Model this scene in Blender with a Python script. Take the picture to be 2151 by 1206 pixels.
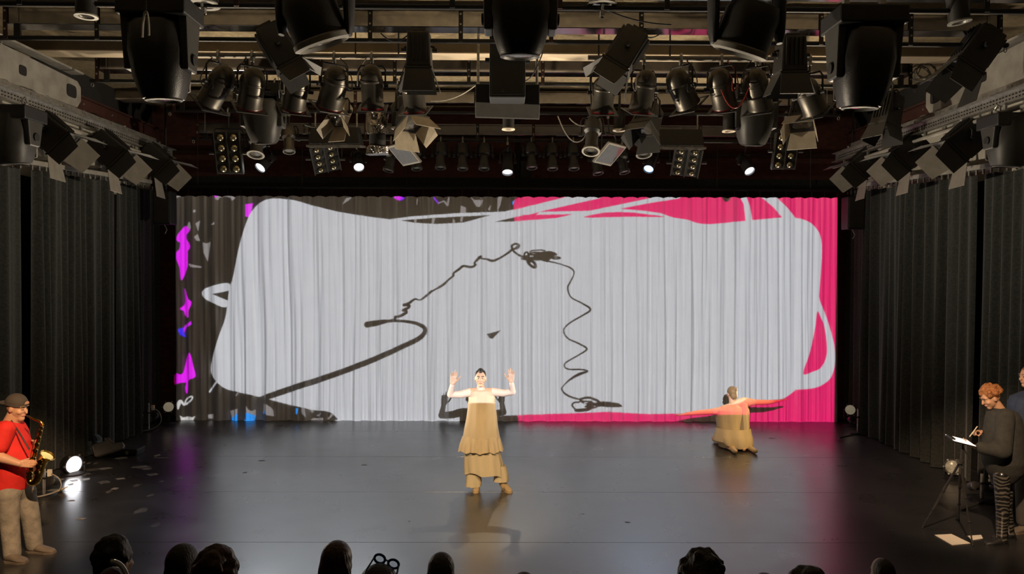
import bpy, bmesh, math, random
import numpy as np
from mathutils import Vector, Matrix, Quaternion

random.seed(7)
V = Vector
PI = math.pi
for o in list(bpy.data.objects):
    bpy.data.objects.remove(o, do_unlink=True)
SC = bpy.context.scene
COL = SC.collection

# ------------------------------------------------------------------ camera
F = 1553.0                      # focal length in pixels of the 2151 x 1206 frame
EYE = V((0.0, 0.0, 3.0))
PITCH = math.atan(28.0 / F)     # looking very slightly down
YAW = math.radians(0.55)        # a touch towards the right hand side
ROLL = math.radians(0.26)
_f0 = V((math.sin(YAW) * math.cos(PITCH), math.cos(YAW) * math.cos(PITCH), -math.sin(PITCH)))
_r0 = V((math.cos(YAW), -math.sin(YAW), 0.0))
_u0 = _r0.cross(_f0)
CR = (_r0 * math.cos(ROLL) + _u0 * math.sin(ROLL)).normalized()
CU = (_u0 * math.cos(ROLL) - _r0 * math.sin(ROLL)).normalized()
CF = _f0.normalized()
cam_data = bpy.data.cameras.new('camera')
cam_data.sensor_width = 36.0
cam_data.lens = 36.0 * F / 2151.0
cam_data.clip_end = 200.0
cam = bpy.data.objects.new('camera', cam_data)
COL.objects.link(cam)
cam.matrix_world = Matrix(((CR.x, CU.x, -CF.x, EYE.x), (CR.y, CU.y, -CF.y, EYE.y),
                           (CR.z, CU.z, -CF.z, EYE.z), (0, 0, 0, 1)))
SC.camera = cam


def at(px, py, y):
    """point at distance y up the stage that the photograph shows at pixel (px, py)"""
    d = CF * F + CR * (px - 1075.5) + CU * (603.0 - py)
    return EYE + d * (y / d.y)


def floor_at(px, py, z=0.0):
    d = CF * F + CR * (px - 1075.5) + CU * (603.0 - py)
    return EYE + d * ((z - EYE.z) / d.z)


def mpp(y):
    return y / F


# ------------------------------------------------------------------ colour management, world
SC.view_settings.view_transform = 'Standard'
SC.view_settings.look = 'None'
SC.view_settings.exposure = 0.38
SC.view_settings.gamma = 1.0
SC.view_settings.use_curve_mapping = False
world = bpy.data.worlds.new('dark_hall')
SC.world = world
world.use_nodes = True
world.node_tree.nodes['Background'].inputs[0].default_value = (1.0, 0.82, 0.6, 1)
world.node_tree.nodes['Background'].inputs[1].default_value = 0.004

YS = 15.0                       # distance of the projection curtain


def spot(name, loc, aim, watts, color, cone, blend=0.35, radius=0.06):
    l = bpy.data.lights.new(name, 'SPOT')
    l.energy = watts
    l.color = color
    l.spot_size = math.radians(cone)
    l.spot_blend = blend
    l.shadow_soft_size = radius
    o = bpy.data.objects.new(name, l)
    COL.objects.link(o)
    o.location = loc
    o.rotation_euler = (V(aim) - V(loc)).to_track_quat('-Z', 'Y').to_euler()
    return o


WARM = (1.0, 0.68, 0.34)
# front of house profile spots that pick out the performers
spot('front_spot_standing_dancer', (-2.2, 2.0, 6.2), (-0.35, 10.2, 0.55), 1850, WARM, 12, 0.9)
spot('front_spot_standing_dancer', (2.6, 2.0, 6.2), (-0.35, 10.2, 0.55), 1250, WARM, 12, 0.9)
spot('front_spot_kneeling_dancer', (2.5, 8.6, 5.2), (3.75, 12.6, 0.42), 680, (1.0, 0.68, 0.36), 15, 0.7)
spot('side_spot_kneeling_dancer', (6.4, 10.6, 2.4), (3.85, 12.7, 0.5), 260, (1.0, 0.62, 0.2), 22, 0.6)
spot('front_spot_saxophonist', (-1.6, 3.0, 5.4), (-5.15, 7.8, 1.15), 2300, (1.0, 0.64, 0.36), 22, 0.7)
spot('front_spot_tablet_artist', (2.2, 3.2, 5.4), (5.25, 8.2, 1.2), 1900, (1.0, 0.68, 0.42), 22, 0.7)
# unseen warm fill lamps added low in the wings to brighten rig and ceiling
for sx in (-1, 1):
    spot('wing_fill_uplight', (sx * 6.45, 14.3, 0.75), (sx * 1.0, 9.3, 6.4), 1500, (1.0, 0.83, 0.60), 85, 0.9, 0.15)
    spot('wing_fill_uplight', (sx * 6.35, 11.0, 0.6), (sx * -4.2, 9.6, 5.9), 2200, (1.0, 0.84, 0.62), 58, 0.9, 0.15)
# ------------------------------------------------------------------ materials
MATS = {}


def mat(name, col, rough=0.6, metal=0.0, vary=0.12, scale=9.0, bump=0.0, bscale=60.0, spec=0.5, emit=None, estr=1.0, alpha=1.0, sheen=0.0, stretch=None, trans=0.0):
    if name in MATS:
        return MATS[name]
    m = bpy.data.materials.new(name)
    m.use_nodes = True
    t = m.node_tree
    b = t.nodes['Principled BSDF']
    b.inputs['Roughness'].default_value = rough
    b.inputs['Metallic'].default_value = metal
    b.inputs['Specular IOR Level'].default_value = spec
    b.inputs['Sheen Weight'].default_value = sheen
    if trans:
        b.inputs['Transmission Weight'].default_value = trans
    c = t.nodes.new('ShaderNodeTexCoord')
    mp = t.nodes.new('ShaderNodeMapping')
    t.links.new(c.outputs['Object'], mp.inputs[0])
    if stretch:
        mp.inputs['Scale'].default_value = stretch
    n = t.nodes.new('ShaderNodeTexNoise')
    n.inputs['Scale'].default_value = scale
    n.inputs['Detail'].default_value = 4
    t.links.new(mp.outputs[0], n.inputs['Vector'])
    r = t.nodes.new('ShaderNodeValToRGB')
    r.color_ramp.elements[0].position = 0.3
    r.color_ramp.elements[1].position = 0.7
    r.color_ramp.elements[0].color = tuple(max(0, x * (1 - vary)) for x in col) + (1,)
    r.color_ramp.elements[1].color = tuple(min(1, x * (1 + vary)) for x in col) + (1,)
    t.links.new(n.outputs['Fac'], r.inputs[0])
    t.links.new(r.outputs[0], b.inputs['Base Color'])
    if bump:
        n2 = t.nodes.new('ShaderNodeTexNoise')
        n2.inputs['Scale'].default_value = bscale
        t.links.new(mp.outputs[0], n2.inputs['Vector'])
        bp = t.nodes.new('ShaderNodeBump')
        bp.inputs['Strength'].default_value = bump
        bp.inputs['Distance'].default_value = 0.02
        t.links.new(n2.outputs['Fac'], bp.inputs['Height'])
        t.links.new(bp.outputs[0], b.inputs['Normal'])
    if emit:
        b.inputs['Emission Color'].default_value = tuple(emit) + (1,)
        b.inputs['Emission Strength'].default_value = estr
    MATS[name] = m
    return m


BLK = mat('black_paint', (0.012, 0.012, 0.013), 0.55, bump=0.1)
GLOSS = mat('gloss_black_steel', (0.30, 0.30, 0.32), 0.13, metal=1.0)
DKG = mat('dark_grey_enamel', (0.045, 0.043, 0.04), 0.5, bump=0.08)
FIX = mat('lamp_housing_black', (0.022, 0.021, 0.021), 0.42, bump=0.15, bscale=120)
DOOR = mat('barn_door_sheet', (0.03, 0.029, 0.028), 0.5, bump=0.05)
PAR = mat('par_can_steel', (0.12, 0.11, 0.095), 0.36, metal=0.7, bump=0.05)
STEEL = mat('galvanised_steel', (0.42, 0.41, 0.39), 0.38, metal=0.8, vary=0.25, scale=14)
GIRD = mat('grey_girder_paint', (0.26, 0.245, 0.22), 0.6, vary=0.2, scale=5)
CABLE = mat('cable_rubber', (0.02, 0.02, 0.02), 0.5)
CABLEW = mat('pale_cable', (0.35, 0.33, 0.29), 0.45)
REDC = mat('red_cable', (0.35, 0.03, 0.015), 0.45)
REDOX = mat('oxide_red_steel', (0.05, 0.017, 0.013), 0.55, vary=0.3)
LENS = mat('lens_glass', (0.09, 0.085, 0.075), 0.08, spec=0.9)
RIM = mat('cream_lens_rim', (0.75, 0.66, 0.52), 0.35)
BULB = mat('blinder_reflector', (0.62, 0.55, 0.36), 0.22, metal=0.9)
LIT = mat('lit_lens', (0.8, 0.85, 1.0), 0.3, emit=(0.86, 0.93, 1.0), estr=3.2)
LITB = mat('lit_lens_blue', (0.6, 0.75, 1.0), 0.3, emit=(0.42, 0.66, 1.0), estr=1.6)
FOIL = mat('crumpled_foil', (0.35, 0.33, 0.31), 0.25, metal=1.0, vary=0.4, bump=0.9, bscale=30)
LEDR = mat('red_indicator', (0.5, 0.05, 0.02), 0.4, emit=(1.0, 0.25, 0.1), estr=0.5)
GELR = mat('red_gel', (0.14, 0.006, 0.01), 0.3)
CEIL = mat('sprayed_ceiling', (0.30, 0.235, 0.14), 0.95, vary=0.25, scale=18, bump=0.5, bscale=90)
BEAMC = mat('brown_beam_face', (0.21, 0.17, 0.115), 0.85, vary=0.12, scale=6, bump=0.15)
SOFF = mat('cream_beam_soffit', (0.62, 0.51, 0.36), 0.8, vary=0.06, scale=4)
WALLG = mat('pale_grey_plaster', (0.46, 0.44, 0.38), 0.8, vary=0.12, scale=3, bump=0.05)
WALLK = mat('black_wall_paint', (0.012, 0.011, 0.012), 0.9)
VEL = mat('black_velour', (0.034, 0.036, 0.034), 0.95, vary=0.3, scale=30, sheen=0.25, spec=0.1)
TAPE2 = mat('faint_scuff', (0.075, 0.073, 0.07), 0.6, vary=0.4, scale=30)
TAPE = mat('scuffed_floor_tape', (0.20, 0.195, 0.19), 0.7, vary=0.4, scale=30)
PAPER = mat('white_paper', (0.82, 0.74, 0.62), 0.7, vary=0.03)


def brick_mat():
    m = mat('dark_red_brick', (0.06, 0.022, 0.016), 0.85)
    t = m.node_tree
    b = t.nodes['Principled BSDF']
    tc_ = t.nodes.new('ShaderNodeTexCoord')
    mp = t.nodes.new('ShaderNodeMapping')
    mp.inputs['Rotation'].default_value = (PI / 2, 0, 0)
    br = t.nodes.new('ShaderNodeTexBrick')
    br.inputs['Scale'].default_value = 4.0
    br.inputs['Color1'].default_value = (0.20, 0.072, 0.05, 1)
    br.inputs['Color2'].default_value = (0.13, 0.05, 0.038, 1)
    br.inputs['Mortar'].default_value = (0.11, 0.075, 0.062, 1)
    br.inputs['Mortar Size'].default_value = 0.012
    t.links.new(tc_.outputs['Object'], mp.inputs[0])
    t.links.new(mp.outputs[0], br.inputs['Vector'])
    t.links.new(br.outputs['Color'], b.inputs['Base Color'])
    return m


def floor_mat():
    m = mat('black_dance_vinyl', (0.021, 0.021, 0.022), 0.30, vary=0.25, scale=3.0, spec=0.5)
    t = m.node_tree
    b = t.nodes['Principled BSDF']
    b.inputs['IOR'].default_value = 2.8
    c = t.nodes.new('ShaderNodeTexCoord')
    n = t.nodes.new('ShaderNodeTexNoise')
    n.inputs['Scale'].default_value = 1.7
    n.inputs['Detail'].default_value = 8
    n.inputs['Roughness'].default_value = 0.65
    t.links.new(c.outputs['Object'], n.inputs['Vector'])
    r = t.nodes.new('ShaderNodeMapRange')
    r.inputs['From Min'].default_value = 0.3
    r.inputs['From Max'].default_value = 0.7
    r.inputs['To Min'].default_value = 0.26
    r.inputs['To Max'].default_value = 0.33
    t.links.new(n.outputs['Fac'], r.inputs['Value'])
    t.links.new(r.outputs[0], b.inputs['Roughness'])
    return m


# ------------------------------------------------------------------ mesh building
class MB:
    def __init__(s):
        s.v, s.f = [], []

    def add(s, vs, fs, M=None):
        k = len(s.v)
        s.v += [(M @ V(p)) if M is not None else V(p) for p in vs]
        s.f += [tuple(i + k for i in f) for f in fs]
        return s

    def box(s, c, d, M=None):
        x, y, z = d[0] / 2, d[1] / 2, d[2] / 2
        vs = [V(c) + V((a * x, b * y, e * z)) for a in (-1, 1) for b in (-1, 1) for e in (-1, 1)]
        return s.add(vs, [(0, 1, 3, 2), (4, 6, 7, 5), (0, 4, 5, 1), (2, 3, 7, 6), (0, 2, 6, 4), (1, 5, 7, 3)], M)

    def tbox(s, c, d0, d1, h, M=None):
        """box tapered along z: d0 at the bottom, d1 at the top"""
        vs = []
        for z, d in ((-h / 2, d0), (h / 2, d1)):
            vs += [V(c) + V((a * d[0] / 2, b * d[1] / 2, z)) for a, b in ((-1, -1), (1, -1), (1, 1), (-1, 1))]
        return s.add(vs, [(3, 2, 1, 0), (4, 5, 6, 7), (0, 1, 5, 4), (1, 2, 6, 5), (2, 3, 7, 6), (3, 0, 4, 7)], M)

    def lathe(s, prof, M=None, n=20, caps=True):
        vs, fs = [], []
        for r, z in prof:
            for i in range(n):
                a = 2 * PI * i / n
                vs.append((r * math.cos(a), r * math.sin(a), z))
        for j in range(len(prof) - 1):
            for i in range(n):
                k = (i + 1) % n
                fs.append((j * n + i, j * n + k, (j + 1) * n + k, (j + 1) * n + i))
        if caps:
            fs.append(tuple(range(n - 1, -1, -1)))
            fs.append(tuple((len(prof) - 1) * n + i for i in range(n)))
        return s.add(vs, fs, M)

    def cyl(s, a, b, r0, r1=None, n=14, M=None):
        a, b = V(a), V(b)
        d = b - a
        T = Matrix.Translation(a) @ d.to_track_quat('Z', 'Y').to_matrix().to_4x4()
        return s.lathe([(r0, 0), (r0 if r1 is None else r1, d.length)], (M @ T) if M is not None else T, n)

    def tube(s, pts, r, n=6, closed=False, M=None):
        pts = [V(p) for p in pts]
        rs = r if isinstance(r, (list, tuple)) else [r] * len(pts)
        m = len(pts)
        up = None
        vs, fs = [], []
        for i, p in enumerate(pts):
            t = (pts[(i + 1) % m] - pts[i - 1]) if closed else (pts[min(i + 1, m - 1)] - pts[max(i - 1, 0)])
            t.normalize()
            if up is None:
                up = t.orthogonal().normalized()
            up = (up - t * up.dot(t))
            up = up.normalized() if up.length > 1e-6 else t.orthogonal().normalized()
            w = t.cross(up)
            for k in range(n):
                a = 2 * PI * k / n
                vs.append(p + (up * math.cos(a) + w * math.sin(a)) * rs[i])
        for i in range(m if closed else m - 1):
            j = (i + 1) % m
            for k in range(n):
                q = (k + 1) % n
                fs.append((i * n + k, i * n + q, j * n + q, j * n + k))
        if not closed:
            fs.append(tuple(range(n - 1, -1, -1)))
            fs.append(tuple((m - 1) * n + k for k in range(n)))
        return s.add(vs, fs, M)

    def ball(s, c, r, M=None, n=14, k=8):
        r = (r, r, r) if isinstance(r, (int, float)) else r
        vs = [V(c) + V((0, 0, -r[2]))]
        fs = []
        for j in range(1, k):
            a = -PI / 2 + PI * j / k
            for i in range(n):
                b = 2 * PI * i / n
                vs.append(V(c) + V((r[0] * math.cos(a) * math.cos(b), r[1] * math.cos(a) * math.sin(b), r[2] * math.sin(a))))
        vs.append(V(c) + V((0, 0, r[2])))
        e = len(vs) - 1
        for i in range(n):
            q = (i + 1) % n
            fs.append((0, 1 + q, 1 + i))
            fs.append((e, 1 + (k - 2) * n + i, 1 + (k - 2) * n + q))
            for j in range(k - 2):
                fs.append((1 + j * n + i, 1 + j * n + q, 1 + (j + 1) * n + q, 1 + (j + 1) * n + i))
        return s.add(vs, fs, M)

    def slab(s, poly, n, t, M=None):
        """flat polygon given thickness t along n"""
        n = V(n).normalized() * t / 2
        k = len(poly)
        vs = [V(p) - n for p in poly] + [V(p) + n for p in poly]
        fs = [tuple(range(k - 1, -1, -1)), tuple(range(k, 2 * k))]
        fs += [(i, (i + 1) % k, k + (i + 1) % k, k + i) for i in range(k)]
        return s.add(vs, fs, M)

    def loft(s, rings, M=None, caps=True):
        n = len(rings[0])
        vs = [p for r in rings for p in r]
        fs = []
        for j in range(len(rings) - 1):
            for i in range(n):
                q = (i + 1) % n
                fs.append((j * n + i, j * n + q, (j + 1) * n + q, (j + 1) * n + i))
        if caps:
            fs.append(tuple(range(n - 1, -1, -1)))
            fs.append(tuple((len(rings) - 1) * n + i for i in range(n)))
        return s.add(vs, fs, M)

    def capsule(s, a, ra, b, rb, n=12, M=None):
        a, b = V(a), V(b)
        d = b - a
        L = max(d.length, 1e-5)
        T = Matrix.Translation(a) @ (d if d.length > 1e-5 else V((0, 0, 1))).to_track_quat('Z', 'Y').to_matrix().to_4x4()
        prof = []
        for i in range(1, 6):
            t = -PI / 2 + PI / 2 * i / 5.5
            prof.append((ra * math.cos(t), ra * math.sin(t)))
        for i in range(0, 6):
            t = PI / 2 * i / 5.5
            prof.append((rb * math.cos(t), L + rb * math.sin(t)))
        return s.lathe(prof, (M @ T) if M is not None else T, n)

    def mesh(s, name):
        me = bpy.data.meshes.new(name)
        me.from_pydata([tuple(p) for p in s.v], [], s.f)
        return me

    def build(s, name, m, parent=None, flat=True, bevel=0.0, label=None, kind=None):
        me = s.mesh(name)
        bm = bmesh.new()
        bm.from_mesh(me)
        bmesh.ops.recalc_face_normals(bm, faces=bm.faces)
        bm.to_mesh(me)
        bm.free()
        me.materials.append(m)
        if not flat:
            me.polygons.foreach_set('use_smooth', [True] * len(me.polygons))
            try:
                me.set_sharp_from_angle(angle=math.radians(40))
            except Exception:
                pass
        o = bpy.data.objects.new(name, me)
        COL.objects.link(o)
        if parent is not None:
            o.parent = parent
        if bevel:
            b = o.modifiers.new('bevel', 'BEVEL')
            b.width = bevel
            b.segments = 2
            b.limit_method = 'ANGLE'
        if label:
            o['label'] = label
        if kind:
            o['kind'] = kind
        return o


def tag(o, label=None, cat=None, group=None, kind=None):
    if label:
        o['label'] = label
    if cat:
        o['category'] = cat
    if group:
        o['group'] = group
    if kind:
        o['kind'] = kind
    return o


def thing(name, label, cat, loc=(0, 0, 0), group=None):
    e = bpy.data.objects.new(name, None)
    COL.objects.link(e)
    e.location = loc
    e.empty_display_size = 0.05
    return tag(e, label, cat, group)


def ringpts(c, rx, ry, n=24, X=V((1, 0, 0)), Y=V((0, 1, 0)), wob=None):
    c = V(c)
    o = []
    for i in range(n):
        a = 2 * PI * i / n
        k = 1 + (wob(a) if wob else 0)
        o.append(c + X * (rx * k * math.cos(a)) + Y * (ry * k * math.sin(a)))
    return o


def catenary(a, b, sag, n=10):
    a, b = V(a), V(b)
    return [a.lerp(b, i / n) - V((0, 0, sag * 4 * (i / n) * (1 - i / n))) for i in range(n + 1)]


def remeshed(name, mb, m, parent, voxel=0.008, it=3, fac=0.5, label=None):
    """fuse overlapping closed pieces into one continuous smooth skin"""
    me = mb.mesh('tmp')
    bm = bmesh.new()
    bm.from_mesh(me)
    bmesh.ops.recalc_face_normals(bm, faces=bm.faces)
    bm.to_mesh(me)
    bm.free()
    o = bpy.data.objects.new('tmp', me)
    COL.objects.link(o)
    r = o.modifiers.new('r', 'REMESH')
    r.mode = 'VOXEL'
    r.voxel_size = voxel
    q = o.modifiers.new('s', 'SMOOTH')
    q.iterations = it
    q.factor = fac
    dg = bpy.context.evaluated_depsgraph_get()
    dg.update()
    nm = bpy.data.meshes.new_from_object(o.evaluated_get(dg))
    bpy.data.objects.remove(o, do_unlink=True)
    bpy.data.meshes.remove(me)
    nm.name = name
    nm.materials.clear()
    nm.materials.append(m)
    nm.polygons.foreach_set('use_smooth', [True] * len(nm.polygons))
    o = bpy.data.objects.new(name, nm)
    COL.objects.link(o)
    o.parent = parent
    if label:
        o['label'] = label
    return o
# ------------------------------------------------------------------ the projected picture
# the slide is drawn by the script, in the plane of the curtain, then thrown by a real spot light
SX0, SX1, SY0, SY1 = 362.0, 1766.0, 404.0, 892.0     # photo pixels the slide spans
SS = 2
IW, IH = int((SX1 - SX0) * SS), int((SY1 - SY0) * SS)
slide = np.zeros((IH, IW, 3), np.float32)
inside = np.zeros((IH, IW), bool)
DARK = (0.003, 0.004, 0.006)
WHITE = (0.555, 0.58, 0.64)
PINK = (0.80, 0.0, 0.15)
MAG = (0.80, 0.0, 0.95)
BLUE = (0.0, 0.30, 1.0)
DBLUE = (0.03, 0.01, 0.95)
GREY = (0.24, 0.225, 0.235)


def smooth(pts, k=8, closed=True):
    pts = [np.array(p, float) for p in pts]
    n = len(pts)
    out = []
    rng = range(n) if closed else range(n - 1)
    for i in rng:
        if closed:
            p0, p1, p2, p3 = pts[i - 1], pts[i], pts[(i + 1) % n], pts[(i + 2) % n]
        else:
            p0, p1, p2, p3 = pts[max(i - 1, 0)], pts[i], pts[i + 1], pts[min(i + 2, n - 1)]
        for j in range(k):
            t = j / k
            out.append(0.5 * ((2 * p1) + (p2 - p0) * t + (2 * p0 - 5 * p1 + 4 * p2 - p3) * t * t
                              + (3 * p1 - p0 - 3 * p2 + p3) * t ** 3))
    if not closed:
        out.append(pts[-1])
    return out


def fill(pts, col):
    P = np.array([((p[0] - SX0) * SS, (p[1] - SY0) * SS) for p in pts])
    x0, x1 = int(max(0, P[:, 0].min() - 1)), int(min(IW, P[:, 0].max() + 2))
    y0, y1 = int(max(0, P[:, 1].min() - 1)), int(min(IH, P[:, 1].max() + 2))
    if x1 <= x0 or y1 <= y0:
        return
    X, Y = np.meshgrid(np.arange(x0, x1) + 0.5, np.arange(y0, y1) + 0.5)
    m = np.zeros(X.shape, bool)
    n = len(P)
    for i in range(n):
        ax, ay = P[i]
        bx, by = P[(i + 1) % n]
        if ay == by:
            continue
        c = ((ay > Y) != (by > Y)) & (X < (bx - ax) * (Y - ay) / (by - ay) + ax)
        m ^= c
    slide[y0:y1, x0:x1][m] = col


def stroke(pts, col=DARK, k=6):
    """pts are (x, y, radius)"""
    S = smooth(pts, k, False) if k > 1 else [np.array(p, float) for p in pts]
    for a, b in zip(S[:-1], S[1:]):
        ax, ay, ar = (a[0] - SX0) * SS, (a[1] - SY0) * SS, a[2] * SS
        bx, by, br = (b[0] - SX0) * SS, (b[1] - SY0) * SS, b[2] * SS
        r = max(ar, br) + 2
        x0, x1 = int(max(0, min(ax, bx) - r)), int(min(IW, max(ax, bx) + r + 1))
        y0, y1 = int(max(0, min(ay, by) - r)), int(min(IH, max(ay, by) + r + 1))
        if x1 <= x0 or y1 <= y0:
            continue
        X, Y = np.meshgrid(np.arange(x0, x1) + 0.5, np.arange(y0, y1) + 0.5)
        dx, dy = bx - ax, by - ay
        L2 = dx * dx + dy * dy + 1e-9
        t = np.clip(((X - ax) * dx + (Y - ay) * dy) / L2, 0, 1)
        d = np.hypot(X - ax - t * dx, Y - ay - t * dy)
        slide[y0:y1, x0:x1][d <= ar + (br - ar) * t] = col


def ring(cx, cy, rx, ry, r, ang=0.0, col=DARK):
    pts = []
    for i in range(25):
        a = 2 * PI * i / 24
        x, y = rx * math.cos(a), ry * math.sin(a)
        pts.append((cx + x * math.cos(ang) - y * math.sin(ang), cy + x * math.sin(ang) + y * math.cos(ang), r))
    stroke(pts, col, 1)


fill([(368, 404), (1760, 404), (1760, 884.5), (1400, 884), (1000, 883), (368, 882)], DARK)
# pink half
fill([(1076, 441), (1076, 428), (1079, 419), (1088, 413), (1100, 404), (1760, 404), (1760, 892), (1087, 892), (1090, 882), (1087, 875), (1077, 860)], PINK)
# grey, violet and blue confetti of the dark half
for P_ in ([(449, 408), (459, 408), (457.5, 414), (451, 416)], [(514.7, 429), (530, 427), (524.6, 457), (514.7, 455)],
           [(824, 410), (848, 411), (847, 414), (837, 422), (826, 417)]):
    fill(P_, MAG)
fill([(842, 411), (850, 411), (845, 419), (837, 422)], (0.25, 0.0, 0.95))
fill(smooth([(388.5, 475), (394, 477), (399, 483), (392, 492), (392, 502), (398.5, 514), (398, 522), (394, 528), (394, 545), (393, 562),
             (381, 589), (377, 562), (370.6, 545), (370.6, 530), (376.6, 523), (378, 510), (372, 506), (370.6, 498), (378, 486)], 5), MAG)
fill(smooth([(388, 605), (395, 627), (402.6, 635), (396, 652), (395, 667), (389, 661), (386, 653), (378, 648), (389, 636)], 5), MAG)
fill([(401, 674), (402, 681), (391, 688), (387, 698), (382, 694), (390, 682)], (0.6, 0.0, 0.9))
fill([(373, 692), (384, 687), (387, 698), (390, 708), (378, 703)], DBLUE)
fill(smooth([(396.6, 741), (406, 769), (410, 791), (396, 799), (395, 817), (392, 827), (389, 815), (391, 804), (380, 804), (368, 805), (368, 784), (384, 784)], 5), MAG)
for P_ in ([(450, 418), (457, 420.5), (461, 415), (473, 412.6), (483, 416), (487, 422), (493, 416), (488, 408), (465, 406), (459, 410)],
           [(368, 405), (377, 407), (382, 412), (372, 415), (368, 420)],
           [(405.5, 441), (409, 440), (411, 443), (408, 447), (405, 445)],
           [(410, 469), (420, 463), (415.7, 486)], [(407, 497), (415, 491), (420, 506), (412, 505)], [(442, 472), (449.5, 466), (449.5, 472)],
           [(425, 509), (433, 511), (442, 508), (436, 549), (427, 531)], [(396, 466), (399, 467), (401, 480), (398, 482), (393, 476)],
           [(395, 553), (406, 556), (423, 559), (423, 562), (400, 561)],
           [(437, 871), (448, 870), (448, 879.5), (437, 879)], [(484, 863), (498.5, 859), (498.5, 869), (486.5, 878)],
           [(516, 853.5), (521, 861), (528, 864.6), (537, 860), (537, 874), (516, 868)],
           [(554, 848), (566, 855), (573, 861), (575, 875), (559, 873), (553, 866)],
           [(633, 857), (639, 859), (642, 878), (636, 873), (633, 868)], [(650, 860), (659.5, 863), (655.7, 869)], [(664, 874), (674, 868), (671, 876)],
           [(651, 884), (657.5, 879), (678, 879), (679, 884)], [(696, 870), (700, 872), (691, 882), (687, 881)],
           [(985, 413), (993, 420), (1012, 420), (1010, 428), (1004, 435), (998, 434)], [(965, 432), (976, 436), (976, 448), (964, 448)],
           [(1042, 418), (1044, 413), (1052, 413), (1048, 432), (1044, 440), (1045, 446), (1042, 446)], [(1022, 440), (1029, 429), (1026, 443)],
           [(716, 430), (725, 416), (738, 414), (729, 422)]):
    fill(P_, GREY)
fill([(377.7, 873), (384, 877), (394, 875), (404, 877), (410, 874), (406, 883), (380, 883)], (0.6, 0.6, 0.6))
for P_ in ([(498.5, 868.7), (498.5, 886), (486.5, 886), (486.5, 878)], [(515, 868), (522, 869), (537.6, 874), (534, 886), (512, 886), (516, 876)],
           [(553, 864), (559, 869), (553, 869)], [(621, 858), (625.5, 859), (624, 871), (621, 871)], [(1073, 424), (1078, 421), (1078, 430), (1074, 430)]):
    fill(P_, BLUE)
stroke([(909, 416, 1.6), (918, 427, 1.6)], (0.25, 0.0, 0.9), 1)
stroke([(918, 427, 1.2), (930, 422, 1.3), (937, 431, 2.2), (940, 416, 1.6)], GREY, 1)
stroke([(874, 418, 0.8), (873, 429, 0.8)], GREY, 1)
stroke([(1002, 408, 1.0), (1008, 416, 0.8)], GREY, 1)
stroke([(495, 832, 0.9), (499, 826, 1.3)], GREY, 1)
# white scribbles of the lower corner
stroke([(374, 858, 2), (376, 847, 4.0), (380, 843, 3.0), (387, 850, 2.0), (391, 840, 1.4), (398, 834, 1.6), (404, 834, 1.6), (401, 841, 1.6), (391, 849, 2)], (0.6, 0.6, 0.62))
# big white balloon
blob = [(574, 417), (617, 421), (660, 433), (721, 447), (816, 460.5), (863, 461), (911, 470.6), (971, 467.6), (1037, 466.5), (1078, 465),
        (1167, 458), (1225, 458), (1317, 456), (1395, 457), (1438, 461), (1481, 471), (1565, 464), (1645, 457), (1671, 458), (1692, 463), (1710, 474), (1723, 493),
        (1728, 519), (1727, 562), (1723.5, 623), (1720.5, 656), (1716, 692), (1705.5, 744), (1692.5, 788), (1690, 818), (1677, 822), (1662, 834),
        (1641, 843), (1580, 851), (1565, 857), (1545, 868), (1500, 871), (1425, 872), (1352, 872), (1283, 868), (1222, 870), (1093, 874), (1042, 878), (1035, 892), (720, 892), (709, 881),
        (691, 866.5), (652, 861), (609, 851), (566, 840), (546, 834), (535, 832), (497, 823), (475, 817), (458, 806), (447, 791), (443, 774), (447, 748),
        (458, 709), (473, 666), (479, 623), (490, 575), (501, 519), (516, 468), (529, 442), (548, 424)]
fill(smooth(blob, 6), WHITE)
# white ribbons
fill([(812, 461), (863, 454.5), (954, 448), (1057, 444.5), (1182, 415), (1200, 404), (1262, 404), (1259, 417), (1131, 445), (1040, 470), (900, 476)], WHITE)
fill([(1131, 445), (1235, 443), (1360, 417), (1366, 404), (1436, 404), (1425, 417), (1360, 427), (1300, 438.7), (1352, 443), (1386, 448), (1412, 457), (1438, 461), (1300, 470), (1100, 470)], WHITE)
fill([(839, 463), (870, 460.5), (911, 457.5), (970, 454.5), (1028, 452), (971, 467.6), (911, 470.6), (867, 467.6)], DARK)
for P_ in ([(867, 461), (873, 460), (872, 468), (868, 467)], [(905, 458), (912, 457.5), (909, 470), (904, 470)], [(949, 458), (953, 464), (953, 469), (948, 469)], [(965, 455), (971, 455), (968, 467), (964, 466)]):
    fill(P_, GREY)
fill([(1036.7, 466), (1077, 456.7), (1078.5, 465)], DARK)
fill([(1077, 456.7), (1098.8, 451.5), (1139, 451), (1201, 450), (1167, 458), (1078.5, 465)], PINK)
fill(smooth([(1225, 457), (1266, 447), (1317, 446), (1352, 449.5), (1395, 456), (1317, 455.5)], 4), PINK)
fill([(1076, 441), (1076, 428), (1079, 419), (1088, 413), (1094, 404), (1195, 404), (1182, 415)], PINK)
fill([(1132, 444.5), (1257, 416.5), (1275, 404), (1372, 404), (1360, 417), (1235, 442.6)], PINK)
fill([(1546, 404), (1553, 414), (1561, 429), (1566, 468), (1581, 467), (1574, 433), (1567, 415), (1560, 404)], WHITE)
fill([(1588, 404), (1600, 416), (1623.5, 435), (1647, 462), (1672, 459), (1654, 437), (1632, 416), (1622, 404)], WHITE)
fill([(1508, 404), (1515, 415), (1521, 424), (1527, 424), (1536, 413), (1543, 404)], DARK)
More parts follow.
